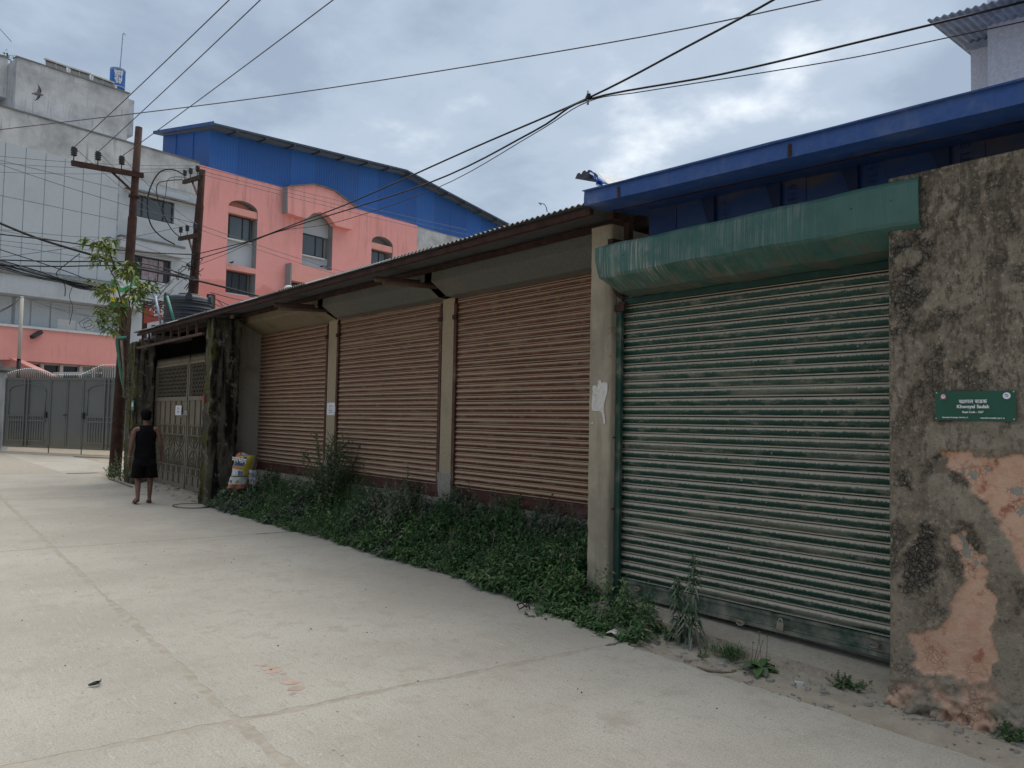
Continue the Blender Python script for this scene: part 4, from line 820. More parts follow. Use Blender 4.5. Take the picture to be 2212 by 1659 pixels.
W4 = -4.3; zl4 = fac(15, 126, W4)[1]; m = MB(); fbox(m, UL-6, ua-.01, -12, W4, fac(15, 212, W4)[1], zl4); m.build('left_block', MT['parapet'], gb); m = MB(); fbox(m, UL-6, ua-.01, -12, -6, 0, fac(15, 212, W4)[1]-.01); m.build('shaded_loggia', MT['glass_dark'], gb)
m = MB(); fbox(m, UL-6, ua, W4-.2, W4+.06, zl4+.003, zl4+.075); m.build('coping', MT['cap'], gb)
# solar collectors along the block edge
for i, (xa, ya, xb, yb, lab) in enumerate(((98, 128, 144, 144, 'dark solar collector nearest the roof plant on the grey factory'), (150, 146, 194, 160, 'dark solar collector in the middle of the roof edge row'), (200, 163, 245, 179, 'dark solar collector beside the blue roof tank'))):
    W = W2-.5; (u0, z0), (u1, z1) = fac(xa, ya, W), fac(xb, yb, W); t = thing('solar_collector', lab, 'solar collector', fp(u0, W, z0-.9), 'solar collectors on the grey factory roof'); n = 2
    for k in range(n):
        a, b = u0+(u1-u0)*k/n+.02, u0+(u1-u0)*(k+1)/n-.02; za, zb2 = z0+(z1-z0)*k/n, z0+(z1-z0)*(k+1)/n
        p = MB(); p.hexa([fp(a, W+.35, za-1.0), fp(b, W+.35, zb2-1.0), fp(b, W+.29, zb2-1.0), fp(a, W+.29, za-1.0), fp(a, W, za-.03), fp(b, W, zb2-.03), fp(b, W-.06, zb2-.03), fp(a, W-.06, za-.03)]); p.build('collector_panel', MT['solar'], t)
    p = MB(); p.hexa([fp(u0-.05, W+.06, z0-.027), fp(u1+.05, W+.06, z1-.027), fp(u1+.05, W-.1, z1-.027), fp(u0-.05, W-.1, z0-.027), fp(u0-.05, W+.06, z0+.05), fp(u1+.05, W+.06, z1+.05), fp(u1+.05, W-.1, z1+.05), fp(u0-.05, W-.1, z0+.05)]); p.build('collector_header', MT['pvc'], t)
    p = MB(); p.bar(fp(u1+.12, W, z1-.8), fp(u1+.14, W, z1-.1), .16, .1); p.build('header_end', MT['white'], t)
# blue roof tank
W = W2-1.3; (uA, zA), (uB, zB) = fac(238.5, 160, W), fac(270, 160, W); uc, rad = (uA+uB)/2, (uB-uA)/2; zt_, zbt = fac(254, 151, W)[1], fac(254, 193, W)[1]; c = fp(uc, W, 0)
tk = thing('blue_water_tank', 'blue lettered water drum tank on the grey factory roof edge', 'water tank', fp(uc, W, zbt))
MB().lathe(c, [(rad*.97, zbt), (rad, zbt+.06), (rad, zt_-.06), (rad*1.03, zt_-.04), (rad*1.03, zt_), (rad*.9, zt_+.02)], 28).build('tank_body', MT['tank_blue'], tk)
for z in (zbt+.03, zt_-.1): MB().lathe(c, [(rad*1.001, z), (rad*1.025, z+.01), (rad*1.025, z+.06), (rad*1.001, z+.07)], 28, False).build('tank_band', MT['grey_iron'], tk)
MB().tube([fp(uc-.3, W+rad*.5, zbt-.9), fp(uc-.3, W+rad*.5, zbt)], .05).build('tank_leg', MT['grey_iron'], tk)
HH = zt_-zbt; tv = Vector((-c.x, -c.y, 0)); AN0 = math.atan2(tv.dot(FE), tv.dot(FN))+.12
for txt, fz, sz, wd in (('नेपाल प्लास्टिक'.replace('्', ''), .78, .26, 1.25*rad), ('मेडेक्स'.replace('्', ''), .58, .42, 1.0*rad), ('बाटो ढोका', .40, .24, 1.0*rad), ('टोल फ्रि'.replace('्', ''), .25, .22, .8*rad)):
    me = text_mesh(txt, sz, bold=.01); xs_ = [v.co.x for v in me.vertices]; k = wd/(max(xs_)-min(xs_)+1e-6)
    for v in me.vertices:
        an = v.co.x*k/rad+AN0; v.co = c + FE*(rad*1.012*math.sin(an)) + FN*(rad*1.012*math.cos(an)) + Vector((0, 0, zbt+HH*fz+v.co.y))
    me.materials.clear(); link('lettering', me, MT['print_white'], tk)
pts = [atD(258, 151, 47.5), atD(261, 130, 47.5), atD(265, 80, 47.5), atD(266, 73, 47.5), atD(268, 71, 47.5), atD(272, 76, 47.5)]; pts[0].z -= .5
MB().tube(pts, .03, 5).build('roof_aerial', MT['grey_iron'], label='thin hooked aerial rod above the blue roof tank', cat='aerial')

# ---------------------------------------------------------------- pink building
pkb = thing('pink_building', 'salmon pink building with arched windows and blue clad upper storey', 'building', fp(7, -8, 0))
PU1 = fac(901, 520)[0]
def arch(u0, u1, z0, zs, rise=None, n=12):
    r = (u1-u0)/2; c = (u0+u1)/2; h = rise or r; return [(u0, z0), (u1, z0)]+[(c+r*math.cos(a), zs+h*math.sin(a)) for a in np.linspace(0, math.pi, n)]
def Zq(x, y): return (830+x*.3933)/1.8228, (640+y*.3933)/1.8228
def fq(x, y, w=0): return fac(*Zq(x, y), w)
ztop = lambda u: fac(412, 350)[1]+(fac(901, 487)[1]-fac(412, 350)[1])*(u-fac(412, 350)[0])/(fac(901, 487)[0]-fac(412, 350)[0])
# openings
a0, a1 = fq(165, 800)[0], fq(460, 800)[0]; zs_ = fq(320, 465)[1]; H1 = arch(a0, a1, fq(300, 1330)[1], zs_, fq(320, 385)[1]-zs_)
b0, b1 = fq(915, 900)[0], fq(1215, 900)[0]; zsb = fq(1080, 600)[1]; H2 = arch(b0, b1, fq(1060, 1060)[1], zsb, fq(1090, 500)[1]-zsb)
c0, c1 = fq(1605, 1000)[0], fq(1818, 1000)[0]; zsc = fq(1715, 815)[1]; H3 = arch(c0, c1, fq(1700, 1330)[1]-2, zsc, fq(1715, 742)[1]-zsc)
m = MB(); pk_rv = pierced(m, [(0, 0), (PU1, 0), (PU1, ztop(PU1)), (0, ztop(0))], [H1, H2, H3], 0, .75); m.build('wall', MT['pink_upper'], pkb)
for q in pk_rv: q.build('opening_reveal', MT['reveal'], pkb)
m = MB(); fbox(m, .0, PU1, -14, -.80, 0, ztop(PU1)-.1); m.build('wall_core', MT['reveal'], pkb)
for u0, u1, nm in ((a0, a1, 'reveal'), (b0, b1, 'reveal'), (c0, c1, 'reveal')):
    m = MB(); fbox(m, u0-.05, u1+.05, -.78, -.745, 1, 17); m.build('recess_back', MT['reveal'], pkb)
def band(u0, u1, z0, z1, w=-.05, mat='pink_light'): m = MB(); fbox(m, u0+.003, u1-.003, -.74, w, z0, z1); m.build('lintel_band', MT[mat], pkb)
band(a0, a1, fq(320, 530)[1], fq(320, 462)[1]); band(a0, a1, fq(300, 1090)[1], fq(300, 1036)[1], .02); band(c0, c1, fq(1715, 880)[1], fq(1715, 820)[1])
m = MB(); fbox(m, a0, a1, -.745, -.70, zs_-.1, H1[8][1]+.6); m.build('tympanum', MT['pink_light'], pkb)
fwindow(pkb, a0+.02, fq(430, 700)[0], fq(300, 765)[1], fq(320, 534)[1], -.42, (.18, .70)); fwindow(pkb, a0+.02, fq(405, 1200)[0], fq(290, 1310)[1], fq(290, 1095)[1], -.45, (.4, .7), 'glass_dark')
m = MB(); fbox(m, a0+.003, a1-.003, -.74, -.50, fq(300, 1030)[1], fq(300, 780)[1]); m.build('apron_panel', MT['grey_panel'], pkb)
m = MB(); fbox(m, b0+.003, b1-.003, -.74, -.52, fq(1060, 1056)[1], fq(1060, 930)[1]); m.build('apron_panel', MT['grey_panel'], pkb); m = MB(); fbox(m, b0+.003, b1-.003, -.74, -.52, fq(1060, 715)[1], fq(1060, 500)[1]+.5); m.build('apron_panel', MT['grey_panel'], pkb)
fwindow(pkb, b0+.02, fq(1170, 840)[0], fq(1050, 930)[1], fq(1060, 718)[1], -.48, (.14, .68)); fwindow(pkb, c0+.02, fq(1785, 950)[0], fq(1700, 1060)[1]-.2, fq(1715, 885)[1], -.42, (.15, .62))
# raised pediment over the middle window
wq = .55; ped = [fq(x, y, wq) for x, y in ((772, 240), (1030, 222), (1130, 250), (1240, 290), (1400, 412), (1448, 450), (1420, 672), (1250, 630))]
ac = [fq(x, y, wq) for x, y in ((1210, 570), (1170, 525), (1095, 495), (1020, 510), (965, 555))]; ped += ac+[fq(935, 556, wq), fq(772, 505, wq)]
m = MB(); tri = tessellate_polygon([[Vector((u, z, 0)) for u, z in ped]]); k = len(ped); m.add([fp(u, wq, z) for u, z in ped], tri); m.add([fp(u, wq, z) for u, z in ped]+[fp(u, .003, z) for u, z in ped], [(i, (i+1) % k, k+(i+1) % k, k+i) for i in range(k)]); m.build('pediment', MT['pink_upper'], pkb)
m = MB(); tp = ped[:6]
for (u0, z0), (u1, z1) in zip(tp, tp[1:]): m.bar(fp(u0, wq/2+.08, z0+.03), fp(u1, wq/2+.08, z1+.03), wq+.1, .06)
m.build('pediment_cap', MT['cap'], pkb)
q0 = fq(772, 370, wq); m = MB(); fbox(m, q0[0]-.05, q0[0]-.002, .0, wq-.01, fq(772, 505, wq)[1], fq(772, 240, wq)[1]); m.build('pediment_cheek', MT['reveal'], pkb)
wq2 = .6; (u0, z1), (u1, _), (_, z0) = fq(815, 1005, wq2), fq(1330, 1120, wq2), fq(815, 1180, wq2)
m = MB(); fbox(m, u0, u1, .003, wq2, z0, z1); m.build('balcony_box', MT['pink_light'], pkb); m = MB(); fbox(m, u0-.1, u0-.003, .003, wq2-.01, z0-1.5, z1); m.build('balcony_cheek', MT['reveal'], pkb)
m = MB(); fbox(m, u0, u1, .003, .02, z0-1.6, z0-.01); m.build('balcony_window', MT['glass_dark'], pkb)
# grey return wall at the far end
m = MB(); fbox(m, PU1+.003, PU1+14, -14, -.05, 0, ztop(PU1)+.2); m.build('end_wall', MT['parapet'], pkb)
# blue clad storey: corrugated sheets, eave, rafters
ub0 = fac(453, 330)[0]
top_pts = [fac(455, 281), fac(860, 375), fac(1100, 499)]
def ztb(u):
    (ua_, za_), (ub_, zb_), (uc_, zc_) = top_pts
    return za_+(zb_-za_)*(u-ua_)/(ub_-ua_) if u < ub_ else zb_+(zc_-zb_)*(u-ub_)/(uc_-ub_)
u = ub0; i = 0; UE = PU1+15
while u < UE:
    e = min(UE, u+1.95); n = int((e-u)/.05); P = []
    uu = np.linspace(u-.03, e+.03, n)
    P = [[fp(q, -.02+.02*math.sin(q*2*math.pi/.2)+(.012 if i % 2 else 0), (ztop(q)-.05 if v == 0 else ztb(q))) for q in uu] for v in (0, 1)]
    MB().sheet(P, -FN*.004).build('cladding_sheet', MT['blue_roof' if i % 3 else 'blue_roof_b'], pkb); u = e; i += 1
m = MB(); 
side = [fp(ub0, -.03, ztop(ub0)-.1), fp(ub0, -6, ztop(ub0)-.1), fp(ub0, -6, ztb(ub0)+1.0), fp(ub0, -.03, ztb(ub0))]; m.prism(side, FE*.05)
for w in (-2, -4.2): m.bar(fp(ub0-.02, w, ztop(ub0)), fp(ub0-.02, w, ztb(ub0)-w*.15), .05)
m.build('cladding_side', MT['blue_roof'], pkb)
m = MB(); uc_ = top_pts[1][0]; ov = 1.0
for ua_, ub_ in ((ub0-.35, uc_), (uc_, UE)):
    za_, zb_ = ztb(ua_ if ua_ > ub0 else ub0)+.02, ztb(ub_)+.02
    m.hexa([fp(ua_, ov, za_-.02), fp(ub_, ov, zb_-.02), fp(ub_, -6.6, zb_+1.1), fp(ua_, -6.6, za_+1.1), fp(ua_, ov, za_+.10), fp(ub_, ov, zb_+.10), fp(ub_, -6.6, zb_+1.22), fp(ua_, -6.6, za_+1.22)])
m.build('roof', MT['eave'], pkb)
m = MB(); m.hexa([fp(ub0-.40, ov+.02, ztb(ub0)-.02), fp(ub0-.355, ov+.02, ztb(ub0)-.02), fp(ub0-.355, -6.6, ztb(ub0)+1.1), fp(ub0-.40, -6.6, ztb(ub0)+1.1), fp(ub0-.40, ov+.02, ztb(ub0)+.2), fp(ub0-.355, ov+.02, ztb(ub0)+.2), fp(ub0-.355, -6.6, ztb(ub0)+1.32), fp(ub0-.40, -6.6, ztb(ub0)+1.32)]); m.build('verge_board', MT['blue_gutter'], pkb)
u = ub0+1.2
while u < UE-1: m = MB(); m.bar(fp(u, .02, ztb(u)-.06), fp(u, ov, ztb(u)-.06), .12, .1); m.build('rafter', MT['eave'], pkb); u += 2.1

# ---------------------------------------------------------------- pink gatehouse roof, gate pillar, factory gate
G0 = atD(15, 890, 32.5); G1 = atD(250, 890, 30.4); G0.z = G1.z = 0; GE = (G1-G0).normalized(); GN = Vector((GE.y, -GE.x, 0))
def gp(u, w, z): return G0+GE*u+GN*w+Vector((0, 0, z))
def gac(px, py, w=0.0): p = at_plane(px, py, G0+GN*w, GN)-G0; return p.dot(GE), p.z
def gbox(m, u0, u1, w0, w1, z0, z1): return m.hexa([gp(u0,w1,z0), gp(u1,w1,z0), gp(u1,w0,z0), gp(u0,w0,z0), gp(u0,w1,z1), gp(u1,w1,z1), gp(u1,w0,z1), gp(u0,w0,z1)])
def Z5(x, y): return x*.2652/1.8228, (1380+y*.2652)/1.8228
def gq(x, y, w=0): return gac(*Z5(x, y), w)
fg = thing('factory_gate', 'wide grey steel factory gate with arched panels and picket top', 'gate', gp(2.4, 0, .2))
ZB, ZT2 = gq(700, 1450)[1], gq(700, 405)[1]
UA, UB_, UC, UD = gq(70, 900)[0], gq(740, 900)[0], gq(990, 900)[0], gq(1225, 900)[0]; UE2 = UD+(UB_-UA)
def leaf(u0, u1, arched):
    m = MB(); gbox(m, u0, u1, -.03, .0, ZB, ZT2); m.build('gate_panel', MT['gate_grey'], fg)
    m = MB()
    for a, b, c, d in ((u0, u1, ZB, ZB+.10), (u0, u1, ZT2-.10, ZT2)): gbox(m, a, b, .001, .035, c, d)
    for u in (u0, u1-.06): gbox(m, u, u+.06, .002, .034, ZB+.101, ZT2-.101)
    m.build('gate_frame', MT['gate_grey'], fg)
    if not arched: return
    i0, i1 = u0+.25, u1-.25; zm = ZB+(ZT2-ZB)*.455; za = ZT2-.55; c = (i0+i1)/2; r = (i1-i0)/2; m = MB()
    pts = [gp(c+r*math.cos(a), .02, za+.30*math.sin(a)) for a in np.linspace(math.pi, 0, 16)]; m.tube(pts, .028, 6); m.tube([gp(i0, .02, zm), gp(i0, .02, za)], .024, 6); m.tube([gp(i1, .02, zm), gp(i1, .02, za)], .024, 6)
    m.build('arch_trim', MT['gate_grey'], fg)
    for s in (-.10, .10): m = MB(); gbox(m, c+s-.03, c+s+.03, .036, .075, ZB+.02, ZT2-.02); m.build('centre_stile', MT['gate_grey'], fg)
    m = MB()
    for z in (zm, zm-.20, ZB+.28): gbox(m, i0-.06, i1+.06, .001, .04, z-.03, z+.03)
    m.build('cross_rail', MT['gate_grey'], fg)
    for u in np.linspace(i0+.06, i1-.06, 15): m = MB(); gbox(m, u-.022, u+.022, .001, .032, ZB+.32, zm-.02); m.build('gate_bar', MT['gate_grey'], fg)
leaf(UA, UB_-.01, True); leaf(UB_+.01, UC-.012, False); leaf(UC+.012, UD-.01, False); leaf(UD+.01, UE2, True)
n = 0
for u in np.arange(UA+.08, UE2, .118):
    t = (u-UA)/(UD-UA); q = (u-UA) % (UB_-UA) if u < UB_ else 0
    if u < UB_: h = .10+.26*math.sin(math.pi*(u-UA)/(UB_-UA)*.86+.25)
    elif u < UD-.2: h = .10
    else: h = .10+.38*min(1, (u-UD+.2)/1.1)
    m = MB(); m.tube([gp(u, -.015, ZT2+.001), gp(u, -.015, ZT2+h)], .024, 8); k = m.build('picket', MT['gate_grey'], fg); m = MB(); m.lathe(gp(u, -.015, ZT2+h+.001), [(.026, 0), (.026, .03), (.012, .045)], 8); m.build('picket_cap', MT['bright_white'], k)
m = MB(); gbox(m, gq(690, 360)[0], gq(1400, 400)[0], -.35, -.29, ZT2+.18, ZT2+.25); m.build('white_rail', MT['white'], fg)
for x in (728, 1215): u = gq(x, 1500)[0]; MB().tube([gp(u, .03, ZB+.1), gp(u, .03, .0)], .02, 6).build('drop_bolt', MT['frame'], fg)
z = ZB+(ZT2-ZB)*.47
for u in (UB_-.15, UD+.12): m = MB(); gbox(m, u-.05, u+.05, .036, .10, z-.12, z+.12); m.build('lock_box', MT['frame'], fg)
m = MB(); m.bar(gp(UC-.12, .05, z), gp(UC+.06, .05, z+.03), .04); m.build('bolt', MT['frame'], fg)
MB().hexa([gp(-4, -1.4, -.02), gp(7.2, -1.4, -.02), gp(7.2, 1.1, -.02), gp(-4, 1.1, -.02), gp(-4, -1.4, .012), gp(7.2, -1.4, .012), gp(7.2, 1.1, .012), gp(-4, 1.1, .012)]).build('gate_apron', MT['plinth'], kind='structure')
gpw = thing('gate_pillar', 'grey cement gate pillar with moulded cap beside the factory gate', 'pillar', gp(-.35, 0, 0)); uL, uR = gq(-90, 400)[0], UA-.06
m = MB(); gbox(m, uL, uR, -.25, .25, 0, gq(60, 330)[1]); m.build('pillar_shaft', MT['parapet'], gpw)
for i, (a, b, o) in enumerate(((330, 300, .06), (299, 262, .16), (261, 235, .10))): m = MB(); gbox(m, uL-o, uR+o, -.25-o, .25+o, gq(60, a)[1], gq(60, b)[1]-.004); m.build('cap_moulding', MT['cap'], gpw)
gh = thing('gatehouse', 'low gatehouse with a sloping pink roof slab behind the factory gate', 'building', gp(-2, -5, 0)); wq = -4
pr = [gq(x, y, wq) for x, y in ((-500, -200), (0, 70), (180, 130), (520, 285), (760, 400), (760, 900), (-500, 900))]
m = MB(); m.prism([gp(u, wq, z) for u, z in pr], GN*-.3); m.build('gable_wall', MT['pink'], gh)
for i in range(4): (u0, z0), (u1, z1) = pr[i], pr[i+1]; m = MB(); m.bar(gp(u0, wq-.15, z0+.03), gp(u1, wq-.15, z1+.03), .5, .07); m.build('roof_slab', MT['pink_light'], gh)
MB().tube([atD(48, 640, 35), atD(41, 775, 35)], .075, 10).build('yard_mast', MT['pvc'], label='slim grimy service mast standing behind the factory gate', cat='mast')
MB().tube([atD(41, 775, 35.05), atD(36, 860, 35)], .085, 10).build('mast_sleeve', MT['cable'], label='black sleeve around the foot of the slim service mast', cat='pipe')

# ---------------------------------------------------------------- white building over the shed
wb = thing('white_building', 'pale building with corrugated canopy rising behind the blue gutter', 'building', (13, 2, 0))
XB = 10.0; yA, yB = atX(2097, 150, XB).y, atX(2157, 150, XB).y; zb1 = atX(2003, 45, XB-.9).z+.02
MB().box(XB, XB+6, yB, yA, 0, zb1).build('wall', MT['white_wall'], wb)
MB().box(XB-.35, XB-.003, yB-3, yB-.002, 0, zb1+.5).build('wall_bay', MT['white_wall'], wb); MB().box(XB-.002, XB+6, yB-3, yB-.003, 0, zb1).build('wall', MT['white_wall'], wb)
q0, q1 = atX(2003, 45, XB-.9), atX(2140, 6, XB-.9); P = []; Lc = Vector((3.2, -.12, 0)); nn = 400
# canopy eave runs up along the street, ribs run back over the building
d = (q1-q0)/((q1-q0).length); ex = (q1-q0).length
for t in (0, 1):
    row = []
    for i in range(nn):
        s = i*.0125; p = q0+d*s+Vector((3.2*t, .0, .05*t)); row.append(p+Vector((0, 0, .013*math.sin(2*math.pi*s/.08))))
    P.append(row)
MB().sheet(P, (0, 0, .01)).build('canopy_sheet', MT['grey_iron'], wb)
for t in (.9, 1.6): b = MB(); b.bar(q0+Vector((t, 0, -.05))+d*.1, q0+Vector((t, 0, -.05))+d*3.5, .07, .07); b.build('canopy_purlin', MT['grey_iron'], wb)
m = MB(); gbox(m, -16, uL-.02, -.15, .15, 0, 2.6); cw = m.build('compound_wall', MT['parapet'], label='grey cement compound wall running on from the gate pillar', cat='wall'); m = MB(); gbox(m, -16, uL-.02, -.2, .2, 2.603, 2.70); m.build('wall_coping', MT['cap'], cw)
# ================================================================== POLES AND LINES
def insulator(p, s=1.0, parent=None):
    m = MB(); m.lathe(p, [(.012*s, -.14*s), (.012*s, 0), (.055*s, .01*s), (.07*s, .03*s), (.045*s, .055*s), (.075*s, .075*s), (.05*s, .105*s), (.08*s, .125*s), (.055*s, .155*s), (.07*s, .175*s), (.045*s, .22*s), (.0*s, .235*s)], 12); return m.build('insulator', MT['porcelain'], parent)
base1 = Vector((5.12, 22.3, -.1)); top1 = atD(300, 275, 20.7)
def along(a, b, z): return a+(b-a)*((z-a.z)/(b.z-a.z))
p1 = thing('power_pole', 'tall brown tubular power pole with one wide crossarm', 'power pole', base1, 'brown steel power poles')
MB().tube([base1, along(base1, top1, 4.2), along(base1, top1, 4.25), along(base1, top1, 6.9), along(base1, top1, 6.95), top1], [.155, .145, .125, .115, .10, .09], 16).build('pole_shaft', MT['rust'], p1)
pc = along(base1, top1, 8.0); za = atD(300, 378, 20.7).z; pc = along(base1, top1, za)
armL = at_plane(151, 354, pc, FN); armR = at_plane(305, 381, pc, FN); sh = FN*.11
MB().bar(armL+sh, armR+sh, .09, .13).build('crossarm', MT['rust'], p1)
MB().bar(at_plane(232, 368, pc, FN)+sh, along(base1, top1, atD(283, 425, 20.8).z)+sh*.8, .045).build('arm_brace', MT['rust'], p1)
for z in (za, along(base1, top1, atD(283, 428, 20.8).z).z): MB().tube([along(base1, top1, z-.04), along(base1, top1, z+.04)], .135, 14).build('pole_clamp', MT['rust'], p1)
ins1 = []
for px, py in ((155, 351), (207, 360), (258, 369)):
    p = at_plane(px, py, pc, FN)+sh+Vector((0, 0, .14)); insulator(p, 1.1, p1); ins1.append(p+Vector((0, 0, .23)))
c2 = atD(428, 520, 24.5); base2 = Vector((c2.x, c2.y, -.1)); top2 = atD(437, 367, 24.3); base2.x += .05; base2.y -= .1
base2 = atD(412, 700, 24.5); dz = (top2-base2)/(top2.z-base2.z); base2 = base2-dz*(base2.z+.1)
p2 = thing('power_pole', 'shorter brown power pole with two slanting crossarms by the pink wall', 'power pole', base2, 'brown steel power poles')
MB().tube([base2, along(base2, top2, 6), along(base2, top2, 6.05), along(base2, top2, 8.3), along(base2, top2, 8.35), top2], [.16, .15, .135, .125, .11, .10], 16).build('pole_shaft', MT['rust'], p2)
ins2 = []
for (la, ra, br, qs) in ((((393, 399), (444, 384), ((413, 396), (428, 415))), None, None, ((396, 394), (412, 388), (428, 378))), (((377, 521), (440, 509), ((410, 516), (425, 545))), None, None, ((380, 516), (397, 510), (416, 503)))):
    (l, r, (b0_, b1_)) = la; pcz = along(base2, top2, atD(r[0]-8, r[1]+2, 24.4).z); dirn = Vector((.10, .995, 0)).normalized(); nrm = Vector((dirn.y, -dirn.x, 0))
    sh2 = -nrm*.12; A = at_plane(l[0], l[1], pcz, nrm); B = at_plane(r[0], r[1], pcz, nrm)
    if (A-pcz).length > 2.2: A = pcz+(A-pcz).normalized()*2.2
    MB().bar(A+sh2, B+sh2, .09, .13).build('crossarm', MT['rust'], p2); MB().bar(A+(B-A)*.45+sh2*.9, along(base2, top2, pcz.z-.55)+sh2*.7, .05).build('arm_brace', MT['rustpale'], p2)
    row = []
    for t in (.06, .40, .78): p = A+(B-A)*t+sh2+Vector((0, 0, .20)); insulator(p, .95, p2); row.append(p+Vector((0, 0, .2)))
    ins2.append(row)
def cable(pts, r, label, group, mat='wire', name='overhead_cable', sag=0.0, n=14, cat='cable'):
    pts = [Vector(p) for p in pts]; out = []
    if len(pts) == 2:
        for i in range(n+1): t = i/n; p = pts[0].lerp(pts[1], t); p.z -= sag*4*t*(1-t); out.append(p)
    else:   # smooth through the points
        for i in range(len(pts)-1):
            p0, p1_, p2_, p3 = pts[max(i-1, 0)], pts[i], pts[i+1], pts[min(i+2, len(pts)-1)]
            for k in range(6):
                t = k/6; out.append(.5*((2*p1_)+(p2_-p0)*t+(2*p0-5*p1_+4*p2_-p3)*t*t+(3*p1_-p0-3*p2_+p3)*t**3))
        out.append(pts[-1])
    return MB().tube(out, r, 5).build(name, MT[mat], label=label, cat=cat, group=group)
GL = 'overhead power lines'
names = ('outer', 'middle', 'inner')
for i, (a, q) in enumerate(zip(ins1, ((480, 0), (547, 0), (700, 0)))):
    b = atD(q[0], q[1], 12.4); cable([a, a+(b-a)*2.6], .010, ('bare line climbing from the wide crossarm tip insulator', 'bare line climbing from the middle insulator of the wide crossarm', 'bare line climbing from the insulator nearest the tall pole')[i], GL, sag=.12)
    c = ins2[1][i]; cable([a, c], .007, ('slack wire from wide crossarm tip down to the lower arm', 'slack wire from middle insulator down to the lower arm', 'slack wire from near pole insulator down to the lower arm')[i], GL, sag=.15)
for i, y in enumerate((337, 353, 374)):
    c = ins2[0][2-i]; a = atD(-40, y-4, 21.5); cable([a, c], .007, ('topmost thin line crossing the grey panels to the shorter pole', 'second thin line crossing the grey panels to the shorter pole', 'lowest thin line crossing the grey panels to the shorter pole')[i], GL, sag=.1)
    d_ = atD(1010, (497, 507, 517)[i], 36); cable([c, d_], .009, ('topmost thin line crossing the pink wall', 'second thin line crossing the pink wall', 'third thin line crossing the pink wall')[i], GL, sag=.05)
for i, (y0, c) in enumerate(((340, ins2[1][2]), (560, ins2[1][1]))): cable([atD(-40, y0, 21), c], .009, ('thin line slanting down over the grey panels to the lower arm', 'thin line nearly level over the grey ledge to the lower arm')[i], GL, sag=.1)
for i, (y1, y2) in enumerate(((550, 596), (560, 603))): cable([ins2[1][2-i], atD(860, y1+70, 36)], .010, ('upper thin line low across the pink wall', 'lower thin line low across the pink wall')[i], GL, sag=.1)
cable([atD(-60, 287, 17.5), atD(0, 280, 17), atD(600, 206, 14), atD(1300, 95, 11.5), atD(1770, 0, 10), atD(2100, -80, 9)], .010, 'long thin wire sweeping across the whole sky', GL)
# black service bundle from the shorter pole, gathered at a clip, then fanning overhead
GB = 'black insulated service cables'
cl = atD(1270, 212, 10.5)
cable([atD(421, 550, 24.3), atD(491, 533, 22.6), atD(552, 516, 21), atD(652, 478, 18.6), atD(764, 435, 16.4), atD(1010, 325, 12.6), cl, atD(1480, 103, 9.4), atD(1670, 0, 8.6), atD(1900, -140, 7.8)], .015, 'upper thick black cable swinging from shorter pole up past the clip', GB, 'cable')
cable([atD(421, 562, 24.3), atD(491, 540, 22.6), atD(552, 517, 21), atD(635, 489, 19), atD(922, 397, 14), atD(1152, 284, 11.2), cl+Vector((0, 0, -.02)), atD(1560, 160, 9.6), atD(1900, 80, 8.8), atD(2212, 4, 8.2), atD(2300, -20, 8)], .0145, 'middle thick black cable turning toward the pale building', GB, 'cable')
cable([atD(421, 575, 24.3), atD(491, 548, 22.6), atD(552, 519, 21), atD(616, 497, 19.4), atD(723, 481, 17.4), atD(942, 407, 13.8), atD(1152, 290, 11.2), cl+Vector((0, 0, -.05)), atD(1400, 196, 10), atD(1800, 132, 9), atD(2030, 85, 8.5), atD(2260, 36, 8)], .007, 'lower thin black cable turning toward the pale building', GB, 'cable')
ck = thing('cable_clip', 'small clip gathering the black cables in mid air', 'clip', cl); MB().tube([cl+Vector((0, 0, -.09)), cl+Vector((0, 0, .10))], .016, 6).build('clip_body', MT['grey_iron'], ck); MB().bar(cl+Vector((-.04, -.06, .01)), cl+Vector((.04, .06, .01)), .05).build('clip_jaw', MT['cable'], ck)
cable([atD(-40, 462, 21), atD(0, 482, 21), atD(94, 519, 21), atD(238, 562, 21), atD(285, 577, 21.5), atD(417, 604, 24.2), atD(548, 637, 26), atD(700, 680, 30)], .035, 'thickest black cable slanting past the tree to the shorter pole', GB, 'cable')
cable([atD(-40, 502, 20), atD(0, 506, 20), atD(120, 520, 20.6), atD(245, 538, 21.4), atD(330, 546, 22.8), atD(421, 550, 24.2)], .018, 'thin black cable nearly level from the shorter pole across the panels', GB, 'cable')
for i, (ya, yb, lab) in enumerate(((560, 568, 'upper of two level black cables behind the tree'), (573, 576, 'lower of two level black cables behind the tree'))): cable([atD(-40, ya, 20), atD(120, (ya+yb)/2+1, 20.6), atD(300, yb, 21.5), atD(420, 600+i*6, 24.2)], .018, lab, GB, 'cable')
for k in range(7):
    o = k*3.6; cable([atD(-40, 552+o*.9, 20), atD(0, 562+o*.8, 20), atD(77, 584+o*.8+random.uniform(-2, 2), 20.4), atD(135, 604+o*.3+random.uniform(-1, 1), 20.7), atD(174, 612+o*.55, 21), atD(236, 624+o*.4+random.uniform(-2, 2), 21.6), atD(330, 652+random.uniform(-6, 6), 22.6), atD(412, 655+random.uniform(-30, 10), 24.2)], random.choice((.009, .012, .018)), 'strand of the heavy sagging black cable bundle along the grey ledge', 'strands of the heavy sagging cable bundle', 'cable')
cable([atD(-40, 526, 20), atD(0, 539, 20), atD(80, 565, 20.5), atD(154, 590, 21), atD(210, 612, 21.5), atD(300, 640, 22.5)], .013, 'lone black cable slanting just above the heavy bundle', GB, 'cable')
